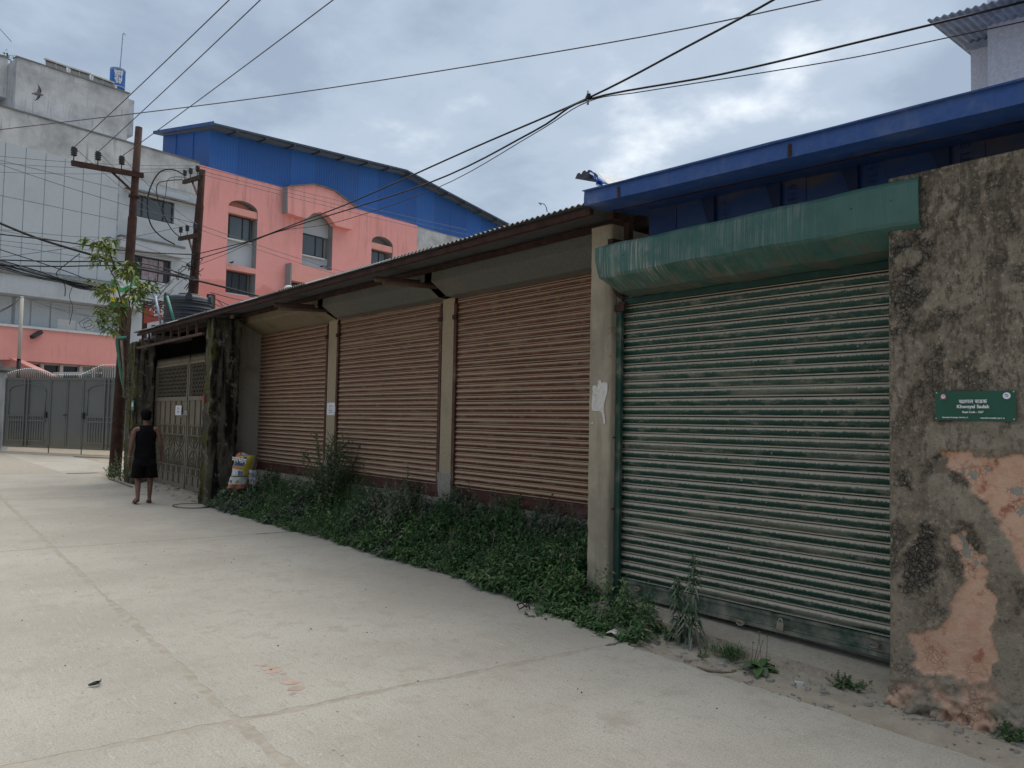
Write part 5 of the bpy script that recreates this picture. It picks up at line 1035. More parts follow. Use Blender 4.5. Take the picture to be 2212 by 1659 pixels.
for i, (a, b, c) in enumerate(((500, 520, 575), (523, 548, 560), (530, 572, 600))): cable([atD(-40, a-8, 21), atD(150, (a+b)/2, 21.4), atD(270, b, 22), atD(420, c, 24.3)], .007, ('grey wire highest of three faint ones over the panels', 'grey wire between two faint ones over the panels', 'grey wire lowest of three faint ones over the panels')[i], GL)
cable([atD(172, 548, 21), atD(150, 565, 21), atD(122, 590, 21), atD(138, 612, 21), atD(141, 625, 21), atD(140, 640, 21)], .012, 'loose black drop wire dangling below the thickest cable', GB, 'cable')
cable([atD(158, 615, 20.9), atD(150, 640, 20.9), atD(157, 665, 20.9), atD(150, 700, 20.9)], .008, 'short frayed wire end hanging from the heavy bundle', GB, 'cable')
def jumper(pts, r, lab): cable(pts, r, lab, 'slack jumper loops at the shorter pole', 'cable', 'jumper_loop')
jumper([atD(397, 377, 24.3), atD(372, 366, 24.2), atD(345, 372, 24), atD(325, 405, 23.8), atD(318, 445, 23.8), atD(326, 485, 23.8), atD(347, 510, 24), atD(378, 528, 24.2)], .022, 'big black jumper loop left of the shorter pole')
jumper([atD(394, 388, 24.3), atD(365, 390, 24.2), atD(341, 397, 24), atD(340, 425, 23.9), atD(352, 460, 23.9), atD(372, 497, 24), atD(396, 516, 24.2), atD(402, 508, 24.3)], .015, 'slim black jumper loop ending at the lower crossarm')
jumper([atD(404, 384, 24.3), atD(378, 382, 24.2), atD(362, 390, 24), atD(358, 420, 23.9), atD(350, 450, 23.9), atD(360, 480, 24)], .010, 'thin grey jumper loop inside the big black loop')
for i in range(9):
    a = atD(408+random.uniform(-6, 6), 570+random.uniform(0, 50), 24.1); pts = [a]
    for k in range(5): a = a+Vector((random.uniform(-.25, .2), random.uniform(-.2, .2), random.uniform(-.25, .22))); pts.append(a)
    cable(pts, .012, 'tangled cable end wound about the shorter pole', 'tangled ends on the shorter pole', 'cable', 'cable_tangle')
for i in range(14):
    x0, y0 = random.uniform(290, 330), random.uniform(620, 672); x1, y1 = random.uniform(360, 400), random.uniform(600, 680); D_ = random.uniform(20.5, 23)
    cable([atD(x0, y0, D_), atD((x0+x1)/2, (y0+y1)/2+random.uniform(4, 18), D_+.3), atD(x1, y1, D_+1.5)], random.choice((.007, .010, .013)), 'slack service wire between tree and black tank', 'slack service wires above the gate roof', 'cable')
for i in range(10):
    x1, y1 = random.uniform(60, 250), random.uniform(655, 705); cable([atD(48, 641, 30), atD((48+x1)/2, (641+y1)/2+random.uniform(3, 10), 29), atD(x1, y1, 27+random.random()*2)] if i < 6 else [atD(48, 641, 30), atD(20, 655+i, 29.6), atD(-40, 668+i*3, 29)], .008, 'hair thin wire spreading from the slim service mast', 'wires fanning from the service mast', 'wire')
for i in range(6):
    x, y = random.uniform(185, 250), random.uniform(670, 705); pts = [atD(x+14*math.cos(a)*random.uniform(.7, 1.2), y+10*math.sin(a)*random.uniform(.7, 1.2), 27.5) for a in np.linspace(0, 5.5, 9)]; cable(pts, .009, 'coiled loop of spare wire hanging before the grey panels', 'coils of spare wire', 'cable', 'wire_coil')
for i, (x0, y0, x1, y1) in enumerate(((455, 640, 540, 668), (458, 655, 545, 672), (470, 648, 520, 690), (455, 632, 600, 655))): cable([atD(x0, y0, 22), atD((x0+x1)/2, (y0+y1)/2+6, 23), atD(x1, y1, 25)], .012, 'drooping service wire behind the black tank', 'slack service wires above the gate roof', 'cable')
# black tank on the gate roof
tc = atD(406, 690, 18.0); rad = atD(456, 665, 18).x-atD(357, 665, 18).x; rad = (atD(456, 665, 18)-atD(357, 665, 18)).length/2; zt_ = atD(406, 640, 18).z; zb_ = 3.72
bt = thing('black_water_tank', 'ribbed black plastic water tank on the roof above the tan gate', 'water tank', (tc.x, tc.y, zb_)); H_ = zt_-zb_
prof = [(rad*.97, zb_)]
for f in (.12, .30, .52, .74):
    z = zb_+H_*f
    for dz in (-.035, .02): prof += [(rad*.97, z+dz), (rad*1.0, z+dz+.008), (rad*1.0, z+dz+.022), (rad*.97, z+dz+.03)]
prof += [(rad*.97, zb_+H_*.84), (rad*.93, zb_+H_*.92), (rad*.80, zb_+H_*.97), (rad*.5, zt_), (rad*.42, zt_+.01), (rad*.42, zt_+.05), (rad*.02, zt_+.07)]
MB().lathe((tc.x, tc.y, 0), prof, 36).build('tank_body', MT['tank_black'], bt)
tocam = math.atan2(-tc.y, -tc.x)
for a in (tocam+.0, tocam+1.15, tocam-1.15, tocam+2.3, tocam-2.3):
    d_ = Vector((math.cos(a), math.sin(a), 0)); s = Vector((-d_.y, d_.x, 0)); c = Vector((tc.x, tc.y, 0))+d_*rad*.90; P = [c+s*(.075*math.cos(q))+Vector((0, 0, zb_+H_*.86+.13*math.sin(q)+.0)) for q in np.linspace(0, math.pi, 9)]
    MB().prism([c+s*.075+Vector((0, 0, zb_+H_*.80)), *P, c-s*.075+Vector((0, 0, zb_+H_*.80))], d_*.07).build('tank_lug', MT['tank_black'], bt)
for x0, y0, x1, y1 in ((361, 640, 376, 693),): MB().tube([atD(x0, y0, 16.9), atD(x1, y1, 16.6)], .028, 8).build('green_pipe', MT['green_pipe'], label='thin green pipe leaning against the black tank', cat='pipe')
MB().tube([atD(336, 640, 18.5), atD(347, 700, 18.2)], .026, 8).build('grey_pipe', MT['grey_iron'], label='thin grey pipe leaning before the red signboard', cat='pipe')
MB().bar(atD(456, 636, 19.5), atD(455, 690, 19.5), .16).build('iron_stub', MT['rust'], label='short brown iron stub post right behind the black tank', cat='post')
# red signboard behind the tank
D_ = 25.0; A = atD(312, 660, D_); rs = thing('red_signboard', 'red painted signboard partly hidden behind the black tank', 'signboard', A); dv = Vector((.115, -.993, 0)).normalized(); nv = Vector((dv.y, -dv.x, 0))
def rp(px, py): return at_plane(px, py, A, nv)
tl, bl, tr = rp(312, 661), rp(313, 698), rp(365, 648); wv = dv*1.35; hv = Vector((0, 0, bl.z-tl.z)); k_ = (rp(350, 652)-tl); tlv = k_.normalized()
q = [tl, tl+dv*2.6, tl+dv*2.6+hv, tl+hv]; MB().prism(q, -nv*.04).build('board', MT['red_sign'], rs)
put_text('शकतिन'.replace('ति', 'ित')[0]+'िक्तन'.replace('्', ''), .27, tl+dv*1.15+hv*.36, dv, (0, 0, 1), MT['print_white'], rs, bold=.010, width=1.5, ext=.004)
put_text('चन्द्रागिरी -'.replace('्', ''), .10, tl+dv*1.25+hv*.66, dv, (0, 0, 1), MT['print_white'], rs, bold=.003, width=.9, ext=.004)
put_text('स्कूल'.replace('्', ''), .22, tl+dv*1.80+hv*.84, dv, (0, 0, 1), MT['print_white'], rs, bold=.010, width=.8, ext=.004)
MB().bar(rp(308, 655)-nv*.08, rp(306, 730)-nv*.08, .12).build('sign_post', MT['rust'], rs)
# green and yellow banner behind the tree
A = atD(242, 610, 20.0); bn = thing('banner', 'green yellow and white printed banner tied to the tall pole behind the tree', 'banner', A); dv = FE; nv = FN
def bp(px, py, w=0.0): return at_plane(px, py, A+nv*w, nv)
def bpoly(pts, mat, w, nm='banner_print'): return MB().prism([bp(x, y, w) for x, y in pts], -nv*.004).build(nm, MT[mat], bn)
bpoly([(238, 602), (300, 607), (299, 664), (238, 660)], 'ban_white', 0, 'banner_cloth'); bpoly([(239, 603), (253, 604), (251, 618), (245, 625), (239, 624)], 'ban_green', .006); bpoly([(283, 606), (299, 607), (299, 617), (284, 615)], 'ban_green', .006); bpoly([(254, 618), (264, 622), (273, 618), (286, 614), (284, 628), (256, 632)], 'ban_green', .006)
bpoly([(238, 624), (250, 620), (252, 630), (240, 634)], 'ban_yellow', .0061); bpoly([(239, 640), (250, 644), (258, 652), (276, 642), (276, 655), (239, 656)], 'ban_yellow', .0062); bpoly([(239, 654), (250, 650), (277, 657), (276, 664), (238, 661)], 'ban_deep', .012)
# green pipe crook and struts by the far pier
MB().tube([atD(271, 729, 18.6), atD(258, 729, 18.9), atD(252, 731, 19.0), atD(252, 742, 19), atD(262, 815, 19.2), atD(270, 850, 19.3)], .032, 8).build('green_conduit', MT['green_pipe'], label='green bent conduit on the far mossy pier', cat='pipe')
MB().tube([atD(262, 735, 18.7), atD(268, 800, 18.8), atD(268, 858, 19)], .03, 6).build('bare_stake', MT['twig'], label='bare stake leaning on the far mossy pier', cat='stake')
# pigeon flying before the grey block
c = atD(82, 203, 24); bd = thing('pigeon', 'grey pigeon flying before the grey upper wall', 'bird', c); s = .30
rx = CR*1.0; uy = CU*1.0; fz = CF
def bpnt(x, y, z=0): return c+rx*(x*s)+uy*(y*s)+fz*(z*s)
body = MB().tube([bpnt(-.48, .03), bpnt(-.25, .02), bpnt(.05, -.02), bpnt(.35, -.08), bpnt(.48, -.10), bpnt(.56, -.12)], [.02, .05, .055, .04, .028, .006], 8).build('bird_body', MT['bird_grey'], bd)
MB().prism([bpnt(-.62, .12), bpnt(-.40, .04), (bpnt(-.40, -.02)), bpnt(-.66, -.0)], fz*.01).build('bird_tail', MT['bird_dark'], bd)
for k, w in ((0, [(-.02, .0), (.22, -.02), (.38, .30), (.30, .55), (.10, .92), (.06, .60), (-.10, .25)]), (1, [(-.02, -.04), (.22, -.08), (.26, -.30), (.05, -.56), (-.22, -.72), (-.12, -.40)])):
    MB().prism([bpnt(x, y, -.1*abs(y)) for x, y in w], fz*.012).build('bird_wing', MT['bird_grey'], bd)
    e = w[2:5]; MB().tube([bpnt(x, y, -.1*abs(y)-.05) for x, y in w[1:5]], .012, 5).build('wing_edge', MT['bird_dark'], bd)
# ================================================================== VEGETATION
def stem_leaves(base, h, lean, nleaf, ln, wd, droop=.3, spread=1.0, taper=.4, up0=.35, start=.1, curve=0.0):
    """leaves up one stem, arrays for leaf_arrays; returns stem points too"""
    base = np.array(base, float); a = rng.uniform(0, 6.28); tip = base+np.array([lean[0], lean[1], h])
    t = np.linspace(start, 1, nleaf); p = base+(tip-base)*t[:, None]+np.array([lean[0], lean[1], 0])*(curve*(t**2-t))[:, None]
    an = a+np.arange(nleaf)*2.4+rng.normal(0, .25, nleaf); el = up0+.7*t**2+rng.normal(0, .18, nleaf)
    d = np.stack([np.cos(an)*np.cos(el)*spread, np.sin(an)*np.cos(el)*spread, np.sin(el)], 1)
    l = ln*(1-taper*t)*rng.uniform(.7, 1.2, nleaf); return p, d, l, np.full(nleaf, 1.0)*wd*(1-taper*.5*t)*rng.uniform(.8, 1.2, nleaf), [base, (base+tip)/2, tip]
def plant_mesh(stems, droop=.3):
    P = np.concatenate([s[0] for s in stems]); D = np.concatenate([s[1] for s in stems]); L = np.concatenate([s[2] for s in stems]); W = np.concatenate([s[3] for s in stems])
    up = np.tile(np.array([0, 0, 1.]), (len(P), 1))+rng.normal(0, .15, (len(P), 3)); return leaf_arrays(P, D, up, L, W, droop)
def weed_edge(y): return road_edge(y)+.02+.05*fbm((y*2.1, 0, 5), 1, 3)
st = []; dusty = []
n = 0
while n < 4300:
    y = rng.uniform(3.75, 14.5); e = weed_edge(y); x = e+(6.0-e)*rng.uniform(0, 1)**1.15
    if y < 5.0 and x > 5.08: continue
    if y < 4.35 and rng.uniform() < (4.35-y)*1.8: continue
    if fbm((x*1.5, y*1.5, 41), 1, 3) > .30 and rng.uniform() < .75: continue
    if y > 13.2 and x > 5.5 and rng.uniform() < .6: continue
    q = (x-e)/(6.0-e); hh = .07+.20*smooth01(q*2.0)+.05*smooth01((q-.5)*2)+.20*fbm((x*1.6, y*1.6, 0), 1, 3); hh *= rng.uniform(.6, 1.25)
    if y < 4.9: hh *= .8
    if y > 10.5: hh *= .85
    hh = max(.05, hh); far = y > 9
    du = fbm((x*1.1, y*1.1, 12), 1, 3)+.55*smooth01((q-.45)/.4)*smooth01((9.5-y)/2) > .42
    lf = (.115+.06*fbm((x*.9, y*.9, 20), 1, 2)+(.03 if du else 0))*rng.uniform(.75, 1.3)
    (dusty if du else st).append(stem_leaves((x, y, verge_z(x, y)-.01), hh, (rng.normal(-.04, .05), rng.normal(0, .05)), 9 if far else 13, lf, lf*rng.uniform(.17, .25), taper=.25, start=.3, up0=.05)); n += 1
V, T = plant_mesh(st); link('weeds', mesh_np('weeds', V, T), MT['weed'], kind='stuff', label='low green weeds covering the bank below the brown shutters')
V, T = plant_mesh(dusty); link('dusty_weeds', mesh_np('dusty_weeds', V, T), MT['greyleaf'], kind='stuff', label='dust coated weeds among the green ones below the brown shutters')
broad = []
for i in range(75):
    y = rng.uniform(4.3, 14.2); e = weed_edge(y); x = e+.1+(5.85-e)*rng.uniform(0, 1)
    if y < 5.0 and x > 5.0: continue
    b = (x, y, verge_z(x, y)); k = int(rng.integers(2, 5)); sz = rng.uniform(.09, .17)
    for _ in range(k): broad.append(stem_leaves((x+rng.normal(0, .05), y+rng.normal(0, .05), b[2]), rng.uniform(.18, .42), (rng.normal(0, .06), rng.normal(0, .06)), 9, sz, sz*rng.uniform(.28, .45), taper=.35, start=.25, up0=.1))
V, T = plant_mesh(broad, .35); link('broad_weeds', mesh_np('broad_weeds', V, T), MT['broad'], kind='stuff', label='broader leaved lighter weeds standing out of the bank below the brown shutters')
m = MB()
for i in range(70):
    y = rng.uniform(4.6, 14.0); e = weed_edge(y); x = e+.1+(5.9-e)*rng.uniform(0, 1); z = verge_z(x, y); a, c_ = rng.normal(0, .07, 2); h = rng.uniform(.25, .62); m.tube([(x, y, z), (x+a*.5, y+c_*.5, z+h*.6), (x+a, y+c_, z+h)], [.004, .003, .0015], 4)
    for q in range(3): m.tube([(x+a*.8, y+c_*.8, z+h*.75), (x+a+rng.normal(0, .04), y+c_+rng.normal(0, .04), z+h*rng.uniform(.8, 1.02))], .0016, 3)
m.build('dry_stalks', MT['twig'], kind='stuff', label='dry bleached stalks standing among the weeds below the brown shutters')
def plant(name, label, base, stems, leafmat, cat='plant', group=None, droop=.3, stem_r=.006, stemmat='stem'):
    t = thing(name, label, cat, base, group); V, T = plant_mesh(stems, droop); link('foliage', mesh_np('foliage', V, T), MT[leafmat], t)
    m = MB(); [m.tube([tuple(p) for p in s[4]], [stem_r, stem_r*.8, stem_r*.4], 5) for s in stems]; m.build('stem', MT[stemmat], t); return t
def feathery(base, h, n, rad, ln, wd):
    out = []
    for i in range(n):
        a = rng.uniform(0, 6.28); r = rad*math.sqrt(rng.uniform(0, 1)); out.append(stem_leaves((base[0]+.25*r*math.cos(a), base[1]+.25*r*math.sin(a), base[2]), h*rng.uniform(.5, 1.0), (r*math.cos(a)*.9, r*math.sin(a)*1.1), 34, ln, wd, taper=.72, start=.18))
        b = out[-1][4]; 
        for k in range(5):
            t = rng.uniform(.45, .9); p = b[0]+(b[2]-b[0])*t; out.append(stem_leaves(p, h*.22*rng.uniform(.6, 1.2), (rng.normal(0, .12), rng.normal(0, .14)), 12, ln*.55, wd*.6, taper=.6))
    return out
def bushy(b):
    out = []
    for i in range(24):   # main stems fan out and carry side twigs
        a = rng.uniform(0, 6.28); r = .75*math.sqrt(rng.uniform(0, 1)); lean = np.array([r*math.cos(a)*.5, r*math.sin(a), 0]); h = 1.32*rng.uniform(.55, 1.0)*(1-.25*r)
        s = stem_leaves((b[0]+lean[0]*.2, b[1]+lean[1]*.2, b[2]), h, lean[:2]*.8, 14, .12, .04, taper=.5, start=.2); out.append(s); p0, _, p2 = s[4]
        for k in range(11):
            t = rng.uniform(.3, 1.0); p = p0+(p2-p0)*t; an = rng.uniform(0, 6.28); out.append(stem_leaves(p, rng.uniform(.04, .16), (.14*math.cos(an), .16*math.sin(an)), 10, .062, .020, taper=.3, up0=.1))
    for i in range(10): out.append(stem_leaves((b[0]+rng.normal(-.1, .12), b[1]+rng.normal(0, .22), b[2]), .42, (rng.normal(-.08, .1), rng.normal(0, .15)), 12, .19, .085, taper=.2, up0=-.1))
    return out
sb = (5.68, 11.25, verge_z(5.68, 11.25)); plant('tall_shrub', 'tall feathery mugwort shrub growing before the thin ochre column', sb, bushy(sb), 'shrub', 'shrub', droop=.3)
db = (5.72, 8.9, verge_z(5.72, 8.9)); plant('dusty_weed_clump', 'pale dust coated weed clump beside the ochre column with a cement foot', db, [stem_leaves((db[0]+rng.normal(-.1, .16), db[1]+rng.normal(0, .26), db[2]), rng.uniform(.25, .55), (rng.normal(-.1, .1), rng.normal(0, .12)), 20, .13, .026, taper=.4) for _ in range(46)], 'dusty', 'weed clump', droop=.5)
for lab, x, y, h, ln in (('bright upright weed stalk just beside the feathery shrub', 5.72, 10.2, .80, .15), ('small upright weed stalk midway along the middle brown shutter', 5.78, 9.62, .60, .12), ('dark upright weed stalk against the middle brown shutter', 5.80, 9.1, .74, .13)):
    b = (x, y, verge_z(x, y)); plant('weed_stalk', lab, b, [stem_leaves(b, h, (rng.normal(0, .03), rng.normal(0, .03)), 60, ln, .024, taper=.55, up0=.1)], 'weed' if 'bright' in lab else 'shrub', 'weed', 'upright weed stalks before the brown shutters', droop=.45)
for lab, x, y, h in (('leggy weed before the brown shutter close to the beige pillar', 5.7, 5.9, .55), ('thin weed before the nearest brown shutter', 5.75, 6.4, .5), ('bushy weed leaning on the nearest brown shutter', 5.72, 7.1, .52)):
    b = (x, y, verge_z(x, y)); plant('weed_stalk', lab, b, [stem_leaves((x+rng.normal(0, .05), y+rng.normal(0, .07), b[2]), h*rng.uniform(.6, 1.1), (rng.normal(0, .05), rng.normal(0, .08)), 22, .10, .026, taper=.4) for _ in range(5)], 'weed', 'weed', 'upright weed stalks before the brown shutters')
# two stalked plant before the green shutter ledge
b = atZ(1492, 1398, -.005); b = Vector((4.80, atX(1492, 1398, 4.80).y, .0))
ps = []
for dx, dy, h, lean in ((0, 0, .66, (.0, -.03)), (.02, .10, .47, (.0, .05))):
    ps.append(stem_leaves((b.x+dx, b.y+dy, b.z), h, lean, 95, .155, .026, taper=.62, up0=-.25, start=.12))
plant('fleabane_plant', 'tall dusty two stalked plant growing before the green shutter', b, ps, 'greyleaf', 'plant', droop=.55, stem_r=.007)
top = [stem_leaves((b.x+l[0], b.y+.10*(i)+l[1], b.z+h*.62), h*.40, (0, 0), 46, .085, .016, taper=.5, up0=.1) for i, (h, l) in enumerate(((.66, (0, -.02)), (.47, (0, .03))))]
V, T = plant_mesh(top, .4); t_ = bpy.data.objects['fleabane_plant']; link('young_leaves', mesh_np('young_leaves', V, T), MT['weed'], t_)
# rosette with separate broad leaves
b = Vector((4.72, atX(1640, 1440, 4.72).y, .0)); b.z = verge_z(b.x, b.y); t = thing('rosette_plant', 'broad leaved rosette plant on the ground before the green shutter', 'plant', b)
for i in range(15):
    a = i*2.4+.3; el = random.uniform(.15, .9); ln = random.uniform(.13, .22); d = Vector((math.cos(a)*math.cos(el), math.sin(a)*math.cos(el), math.sin(el))); s = Vector((-math.sin(a), math.cos(a), 0)); P = []
    for u in np.linspace(0, 1, 7):
        w = .034*math.sin(math.pi*min(1, u*.93+.05))**.8; c = b+d*ln*u+Vector((0, 0, -.09*u*u)); P.append([c-s*w+Vector((0, 0, .010)), c, c+s*w+Vector((0, 0, .010))])
    MB().grid(P).build('leaf', MT['weed' if i % 3 else 'greyleaf'], t)
m = MB()
for i in range(5): q = b+Vector((random.gauss(.02, .03), random.gauss(.03, .06), 0)); e = q+Vector((random.gauss(0, .03), random.gauss(0, .04), random.uniform(.16, .28))); m.tube([q, (q+e)/2+Vector((.01, 0, 0)), e], .0022, 4); m.lathe(e, [(.002, -.004), (.006, 0), (.002, .008)], 6)
m.build('dry_stalk', MT['stem_brown'], t)
def tuft(label, px, py, X, n, h, mat='weed', wd=.006):
    b = atX(px, py, X); b.z = verge_z(b.x, b.y); base = np.array(b)+rng.normal(0, .028, (n, 3))*np.array([1, 1.3, 0]); an = rng.uniform(0, 6.28, n); el = rng.uniform(.5, 1.4, n)
    d = np.stack([np.cos(an)*np.cos(el), np.sin(an)*np.cos(el), np.sin(el)], 1); V, T = leaf_arrays(base, d, np.tile([.01, .02, 1.], (n, 1)), h*rng.uniform(.5, 1.1, n), np.full(n, wd), .3)
    return link('grass_tuft', mesh_np('grass_tuft', V, T), MT[mat], label=label, cat='grass tuft', group='tufts along the dirt strip')
tuft('thick grass tuft beside the broad leaved rosette', 1580, 1425, 4.78, 190, .20); tuft('thin grass tuft between the stalked plant and the thick tuft', 1535, 1407, 4.74, 22, .16, wd=.009)
def sprig(label, px, py, X, n, h, mat='weed', ln=.05, wd=.022):
    b = atX(px, py, X); b.z = verge_z(b.x, b.y); plant('small_herb', label, b, [stem_leaves((b.x+rng.normal(0, .03), b.y+rng.normal(0, .05), b.z), h*rng.uniform(.5, 1.1), (rng.normal(0, .04), rng.normal(0, .05)), 10, ln, wd) for _ in range(n)], mat, 'herb', 'small herbs along the dirt strip', stem_r=.002)
sprig('dark round herb growing from the broken ledge near the old wall', 1822, 1495, 4.83, 16, .08, ln=.04); sprig('dark herb at the foot of the old wall by the frame edge', 2192, 1600, 4.74, 16, .10, ln=.05)
sprig('creeping herb on the ledge beside the weed bank', 1425, 1362, 4.88, 12, .09, ln=.05); sprig('creeping herb just beside the tall stalked plant', 1455, 1380, 4.84, 10, .08, ln=.045); sprig('tiny seedling below the tall stalked plant', 1524, 1410, 4.66, 3, .05, ln=.04); sprig('little leafy sprout at the weed bank edge on the road', 1160, 1303, 4.46, 6, .06, ln=.05)
sprig('weed on top of the ledge beside the beige pillar', 1365, 1290, 4.86, 8, .22, ln=.09, wd=.02)
for i, (px, py) in enumerate(((1655, 1425), (1700, 1455), (1745, 1478), (1770, 1495))): tuft(('dry sprout by the rosette', 'dry sprout by the chipped ledge', 'dry sprout midway along the chips', 'dry sprout nearest the round herb')[i]+' on the dirt strip', px, py+6, 4.70, 9, .07, 'dusty', .004)
fb = Vector((5.05, 21.2, 0)); plant('pole_weeds', 'ragged weeds at the foot of the tall brown pole', fb, [stem_leaves((fb.x+rng.normal(0, .12), fb.y+rng.normal(0, .35), 0), rng.uniform(.2, .7), (rng.normal(-.05, .1), rng.normal(0, .1)), 18, .16, .04) for _ in range(16)], 'shrub', 'weed clump')
# sapling rooted in the far pier, its long leaves before the tall pole
tr = thing('sapling', 'leafy sapling rooted on the far mossy pier before the tall pole', 'tree', atD(270, 725, 19.6))
D_ = 19.6
br = [[(272,725),(262,650),(247,600),(232,572),(222,545)], [(222,545),(212,528),(200,520)], [(228,560),(238,535),(236,510)], [(274,725),(279,660),(284,600),(285,575)], [(284,600),(272,590),(262,585)], [(272,725),(288,660),(312,630),(324,618)], [(266,690),(240,655),(222,622),(205,610)], [(262,665),(238,632),(214,627)],
      [(268,715),(248,690),(226,672),(208,664)], [(272,720),(260,672),(246,640),(236,606)], [(280,700),(290,640),(300,610)], [(268,722),(244,712),(230,702),(216,695)], [(282,640),(300,622),(318,612)], [(262,650),(250,668),(232,690)]]
m = MB(); Ps, Ds, Ls, Ws = [], [], [], []
for bi, b in enumerate(br):
    dd = D_+random.uniform(-.5, .5)+(1.3 if bi in (6, 7, 8, 12) else 0); pts = [atD(x, y, dd if i else D_) for i, (x, y) in enumerate(b)]; r0 = .028 if bi in (0, 3) else .014
    m.tube(pts, list(np.linspace(r0, .005, len(pts))), 6)
    for k in range(9 if bi not in (0, 3) else 11):
        t = random.uniform(.25 if bi else .7, 1.03); i = min(len(pts)-2, int(t*(len(pts)-1))); f = t*(len(pts)-1)-i; p = pts[i].lerp(pts[i+1], f)+Vector((random.gauss(0, .06), random.gauss(0, .06), random.gauss(0, .06)))
        a0 = random.uniform(0, 6.28); tw = Vector((math.cos(a0), math.sin(a0), random.uniform(-.1, .5)))*random.uniform(.08, .22); m.tube([pts[i].lerp(pts[i+1], f), p, p+tw], .004, 4)
        for q in range(6):
            a = a0+random.gauss(0, .9); pp = p+tw*random.uniform(.2, 1.05); Ps.append(pp); Ds.append((math.cos(a), math.sin(a), random.uniform(-.8, .25))); Ls.append(random.uniform(.17, .33)); Ws.append(random.uniform(.055, .095))
m.build('trunk', MT['stem_brown'], tr)
V, T = leaf_arrays(np.array([tuple(p) for p in Ps]), np.array(Ds), np.tile([.02, .01, 1.], (len(Ps), 1)), np.array(Ls), np.array(Ws), .22); link('crown', mesh_np('crown', V, T), MT['sapling'], tr)
# weeds on the grey roof
c = fp(ua-1.4, W4-.3, zl4); rp_ = thing('roof_plant', 'spindly plant growing on the grey factory roof edge', 'plant', c); m = MB(); pts = [c, c+Vector((.05, 0, .9)), c+Vector((.02, 0, 1.9))]; m.tube(pts, .025, 5); m.tube([pts[1]+Vector((0, 0, .8)), pts[1]+Vector((.7, .1, .9)), pts[1]+Vector((1.5, .2, .2))], .018, 5); m.build('stem', MT['stem_brown'], rp_)
n = 70; ba = np.array([tuple(c+Vector((random.choice((.9, 1.3, 1.6))+random.gauss(0, .2), .2, abs(random.gauss(.12, .15))))) for _ in range(n)]); an = rng.uniform(0, 6.28, n); V, T = leaf_arrays(ba, np.stack([np.cos(an), np.sin(an), rng.uniform(-.4, .8, n)], 1), np.tile([.02, .01, 1.], (n, 1)), rng.uniform(.15, .35, n), rng.uniform(.05, .1, n)); link('foliage', mesh_np('foliage', V, T), MT['shrub'], rp_)
# moss and creepers hanging on the far pier
hang = []
for i in range(40): hang.append(stem_leaves((4.90+rng.normal(0, .02), rng.uniform(19.8, 20.6), rng.uniform(.8, 3.3)), .05, (rng.normal(-.06, .03), rng.normal(0, .05)), 8, .07, .02, droop=.5))
V, T = plant_mesh(hang, .6); link('creeper', mesh_np('creeper', V, T), MT['shrub'], kind='stuff', label='thin creepers and ferns clinging to the far mossy pier')

# ================================================================== SACK
c = Vector((5.15, atX(519, 1050, 5.15).y, .15)); sk = thing('feed_sack', 'full printed plastic sack in red yellow and white leaning in the shaded corner', 'sack', c)
q = lambda x, y: ((880+x*.1206)/1.8228, (1760+y*.1206)/1.8228)
SXX = 5.12
nrm = Vector((CF.x, CF.y, 0)).normalized(); sd = Vector((nrm.y, -nrm.x, 0)); org = atX(*q(400, 900), SXX)
def spt(x, y, w=0): p = at_plane(*q(x, y), org, nrm); return p - nrm*w
left = [(535,165),(415,255),(400,330),(350,480),(300,640),(270,900),(215,1000),(160,1180),(125,1340)]; right = [(560,165),(700,270),(975,265),(1030,330),(860,760),(880,900),(800,1020),(720,1180),(690,1350)]
rows = []
for (lx, ly), (rx_, ry) in zip(left, right):
    v = (ly-165)/1200; row = []
    for u in np.linspace(0, 1, 13): bul = .13*math.sin(math.pi*u)**.6*math.sin(math.pi*min(1, max(.04, v*.85+.10)))+.012*math.sin(u*11+v*19); row.append(spt(lx+(rx_-lx)*u, ly+(ry-ly)*u, bul))
    rows.append(row)
def lerp_rows(t): f = t*(len(rows)-1); i = min(int(f), len(rows)-2); f -= i; return [a.lerp(b, f) for a, b in zip(rows[i], rows[i+1])]
bands = [('sack_red', 0, .22), ('sack_yellow', .22, .52), ('sack_white', .52, .90), ('sack_red', .90, 1.0)]
for mt, a, b in bands: MB().sheet([lerp_rows(t) for t in np.linspace(a, b, 6)], nrm*.004).build('sack_band', MT[mt], sk)
m = MB(); m.loft([[*[p+nrm*.025 for p in lerp_rows(t)], *[p+nrm*(.03+.16*math.sin(math.pi*min(1, max(.05, t*.9+.08)))) for p in reversed([x+nrm*0.01 for x in lerp_rows(t)])]] for t in np.linspace(.02, .99, 8)]); m.build('sack_back', MT['sack_white'], sk)
def on(u, t): r = lerp_rows(t); i = min(int(u*12), 11); return r[i].lerp(r[i+1], u*12-i)
def decal(mt, u0, u1, t0, t1, off=.004, nm='sack_print'): MB().grid([[on(u, t)-nrm*off for u in np.linspace(u0, u1, 6)] for t in np.linspace(t0, t1, 4)]).build(nm, MT[mt], sk)
decal('sack_blue', .0, .70, .29, .46); decal('sack_red', .0, .6, .47, .50, .006); decal('sack_grey', .45, .85, .54, .66); decal('sack_yellow', .72, 1, .52, .68, .006); decal('sack_grey', .08, .25, .80, .86); decal('sack_yellow', .5, .62, .80, .86, .005)
p = on(.36, .37); put_text('मनभोग', .115, p-nrm*.02, sd+Vector((0, 0, -.16)), Vector((.0, 0, 1))+sd*.1, MT['print_white'], sk, bold=.004, width=.26, ext=.002)
MB().tube([on(u, .675)-nrm*.012 for u in np.linspace(0, .9, 10)], .008, 5).build('sack_string', MT['frame'], sk)
